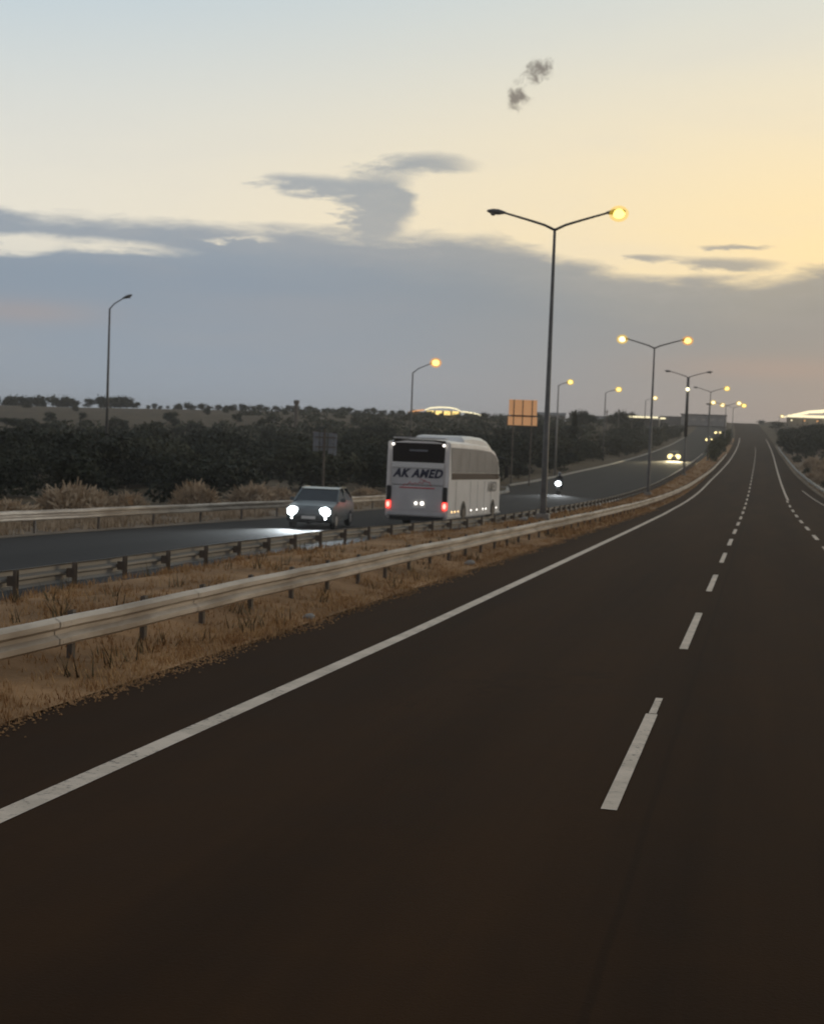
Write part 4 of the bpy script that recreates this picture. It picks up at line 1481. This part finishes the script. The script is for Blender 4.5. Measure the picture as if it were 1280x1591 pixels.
fc = np.concatenate([base + np.array([[0, 1, 3]]), base + np.array([[1, 2, 3]]), base + np.array([[2, 0, 3]])])
me = bpy.data.meshes.new('grit')
me.from_pydata(pts.tolist(), [], fc.tolist())
me.materials.append(M['median'])
tag(link('grit', me), 'brown grit and clods along the left asphalt edge', 'gravel', kind='stuff')

# a few pale stones on the edge of the median
sm = MB().ball((0, 0, .07), (.16, .12, .10), 8, 5)
sm.v = [(x + .02 * math.sin(9 * y), y + .02 * math.sin(11 * z), z + .015 * math.sin(13 * x)) for x, y, z in sm.v]
sme = sm.mesh('stone', M['conc'])
for X, s, sc, lb in ((-6.2, 20.3, .6, 'pale stone on the asphalt edge below the near guardrail'),
                     (-6.35, 33.2, .8, 'larger pale stone in the dry grass under the near guardrail'),
                     (-8.6, 55.6, 1.0, 'pale rubble stone at the foot of the nearest lamp pole')):
    o = link('stone', sme, None, at(X, s))
    o.scale = (sc,) * 3
    tag(o, lb, 'stone')


# ------------------------------------------------------------------ far buildings and poles
def lit_hall(name, label, X, s, width, depth, z_base, profile, rz, soffit, fascia, wall_h, cat='building'):
    """hall with a lit, low arched roof; profile = [(u, z)] of the roof edge over the width"""
    t = thing(name, label, cat, (X, s, z_base), rz)
    mb = MB()
    n = len(profile)
    for y in (-depth / 2, depth / 2):
        mb.v += [(u * width, y, z) for u, z in profile]
    for i in range(n - 1):
        mb.f.append((i, i + 1, n + i + 1, n + i))
    mb.build('roof', fascia, t)
    fr = MB()
    for i in range(n - 1):
        a, b = profile[i], profile[i + 1]
        fr.poly([(a[0] * width, -depth / 2 - .02, a[1] - .35), (b[0] * width, -depth / 2 - .02, b[1] - .35), (b[0] * width, -depth / 2 - .02, b[1] + .02), (a[0] * width, -depth / 2 - .02, a[1] + .02)])
    fr.build('fascia', soffit, t)
    MB().box((0, .8, wall_h / 2 - .5), (width * .92, depth * .7, wall_h + 1)).build('wall', M['wall'], t)
    cols = max(3, int(width / 4))
    for i in range(cols):
        x = (-.46 + .92 * i / (cols - 1)) * width
        MB().box((x, -depth / 2 + .3, wall_h / 2 - .6), (.3, .3, wall_h + 1.2)).build('column', M['roofdark'], t)
    return t


# yellow floodlit hall on the ridge behind the coach
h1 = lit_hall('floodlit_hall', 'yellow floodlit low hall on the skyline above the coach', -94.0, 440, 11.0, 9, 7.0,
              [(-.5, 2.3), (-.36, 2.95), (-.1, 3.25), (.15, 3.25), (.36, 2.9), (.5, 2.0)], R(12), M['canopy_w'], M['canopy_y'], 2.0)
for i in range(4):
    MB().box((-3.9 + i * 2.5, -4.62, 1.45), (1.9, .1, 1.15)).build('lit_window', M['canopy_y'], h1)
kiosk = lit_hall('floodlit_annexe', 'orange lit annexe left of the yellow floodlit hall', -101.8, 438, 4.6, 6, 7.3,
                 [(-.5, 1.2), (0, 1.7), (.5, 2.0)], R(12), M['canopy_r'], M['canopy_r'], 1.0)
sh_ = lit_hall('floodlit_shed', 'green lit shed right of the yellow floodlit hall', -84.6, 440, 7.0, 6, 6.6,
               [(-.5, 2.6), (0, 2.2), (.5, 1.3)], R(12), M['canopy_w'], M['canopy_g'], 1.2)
for X, s, sc, lb in ((-97.3, 430, .8, 'dark tree standing left in front of the floodlit hall'), (-91.2, 430, .7, 'dark tree standing in front of the middle of the floodlit hall'),
                     (-86.3, 430, .8, 'dark tree at the right corner of the floodlit hall')):
    tree(small_kinds[1], X, s, sc, lb, 'tree', None)
# cream-lit hall at the right edge
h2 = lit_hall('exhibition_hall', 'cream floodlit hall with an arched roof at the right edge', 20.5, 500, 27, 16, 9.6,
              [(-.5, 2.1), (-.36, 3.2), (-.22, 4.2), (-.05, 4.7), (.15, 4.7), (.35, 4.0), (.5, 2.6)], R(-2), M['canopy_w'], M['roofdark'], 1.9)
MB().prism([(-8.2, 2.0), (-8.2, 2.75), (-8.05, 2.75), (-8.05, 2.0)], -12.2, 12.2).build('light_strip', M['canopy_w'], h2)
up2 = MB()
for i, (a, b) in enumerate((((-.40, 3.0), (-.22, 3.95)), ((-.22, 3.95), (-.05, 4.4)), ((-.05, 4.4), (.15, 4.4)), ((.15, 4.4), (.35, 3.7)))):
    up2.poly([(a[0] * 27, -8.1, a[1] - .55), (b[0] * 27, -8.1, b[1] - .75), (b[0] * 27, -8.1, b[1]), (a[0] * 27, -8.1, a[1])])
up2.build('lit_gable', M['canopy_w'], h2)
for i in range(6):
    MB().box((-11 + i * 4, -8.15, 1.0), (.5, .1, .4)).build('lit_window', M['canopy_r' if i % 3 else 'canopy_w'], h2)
# lit canopy beyond the second lamp
c_ = thing('filling_station', 'white lit flat canopy right at the foot of the second lamp pole', 'building', (-31.0, 404, 6.2))
MB().box((0, 0, 2.35), (12.5, 6, .55)).build('canopy', M['roofdark'], c_)
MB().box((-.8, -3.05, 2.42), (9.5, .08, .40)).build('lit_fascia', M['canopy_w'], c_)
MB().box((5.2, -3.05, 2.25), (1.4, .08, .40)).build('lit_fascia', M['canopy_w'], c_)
for x in (-5, 0, 5):
    MB().box((x, -1, .5), (.35, .35, 3.2)).build('column', M['roofdark'], c_)
MB().box((0, 2, .6), (8, 2.5, 2.6)).build('kiosk', M['wall'], c_)
# long dull warehouse left of the crest
wh_ = thing('warehouse', 'long flat grey warehouse on the skyline left of the crest', 'building', (-21.5, 575, 9.3))
MB().box((0, 0, 1.4), (16.5, 14, 4.0)).build('wall', M['wall'], wh_)
MB().box((0, 0, 3.55), (17, 14.6, .35)).build('roof', M['roofdark'], wh_)
for i in range(5):
    MB().box((-6.6 + i * 3.3, -7.04, 1.7), (1.6, .1, .8)).build('window', M['sky_pale_glass'], wh_)
MB().box((-12, 3, 1.0), (9, 8, 3.4)).build('lean_to', M['roofdark'], wh_)
# plain houses along the skyline
for X, s, z, w_, h_, lb in ((-66, 470, 6.3, 10, 3.0, 'small pale house on the skyline just left of the orange sign'), (-74.5, 468, 6.4, 6, 2.4, 'little grey shed on the skyline above the front of the coach'),
                            (-47, 470, 6.8, 16, 1.9, 'long low grey house on the skyline right of the tall lamp pole')):
    t = thing('house', lb, 'house', (X, s, z), R(8))
    MB().box((0, 0, h_ / 2 - .5), (w_, 6, h_ + 1)).build('wall', M['wall'], t)
    MB().prism([(-3.3, h_), (0, h_ + .9), (3.3, h_)], -w_ / 2 - .3, w_ / 2 + .3).build('roof', M['roofdark'], t)
    for i in (-.3, 0, .3):
        MB().box((i * w_, -3.03, h_ * .55), (.9, .08, .8)).build('window', M['carglass'], t)

# thin poles on the skyline
pole_defs = ((-.1005, 330, 4.6, 'thin dark mast on the skyline below the yellow lamp, left'), (-.0925, 340, 5.2, 'thin dark mast on the skyline below the yellow lamp, right'),
             (-.0835, 350, 4.4, 'thin dark mast left of the white lit canopy'))
for a, d, h_, lb in pole_defs:
    X, s = d * math.sin(a), d * math.cos(a)
    b = at(X, s)
    t = thing('mast', lb, 'pole', b)
    zt = 2.35 + d * .0195 - b[2] + (h_ - 4.6) * .6
    MB().tube([(0, 0, -.3), (0, 0, zt)], [.16, .10], 8).build('shaft', M['galv_dark'], t)
    MB().box((0, 0, zt - .4), (.7, .12, .12)).build('cross_arm', M['galv_dark'], t)
b = at(-85, 266)
t = thing('utility_pole', 'dark utility pole with one short arm on the ridge above the grey sign', 'pole', b)
zt = 2.35 + 279 * .0180 - b[2]
MB().tube([(0, 0, -.3), (0, 0, zt)], [.42, .36], 8).build('shaft', M['galv_dark'], t)
MB().box((0, 0, zt - .2), (.9, .7, .7)).build('transformer', M['galv_dark'], t)
MB().box((-1.1, 0, zt - .95), (2.0, .15, .15)).build('cross_arm', M['galv_dark'], t)
b = at(-10.2, 300)
t = thing('lamp_post', 'faint thin unlit post right of the third lamp', 'pole', b)
MB().tube([(0, 0, -.3), (0, 0, 9.6)], [.13, .08], 8).build('shaft', M['pole'], t)
MB().box((0, 0, 9.6), (1.2, .2, .3)).build('lamp_bar', M['pole'], t)


# ------------------------------------------------------------------ evening haze: one closed box of thin even air round everything
hz, hk, hout = new_mat('haze')
pvn = hz.node_tree.nodes.new('ShaderNodeVolumePrincipled')
pvn.inputs['Color'].default_value = (0.86, 0.83, 0.80, 1)
pvn.inputs['Density'].default_value = 0.00036
pvn.inputs['Anisotropy'].default_value = 0.35
hz.node_tree.links.new(pvn.outputs[0], hout.inputs['Volume'])
hb = MB().box((0, 1500, 7.5), (4200, 3800, 27)).build('haze', hz)
tag(hb, 'thin evening haze in the air over the road and the fields', 'haze', kind='stuff')
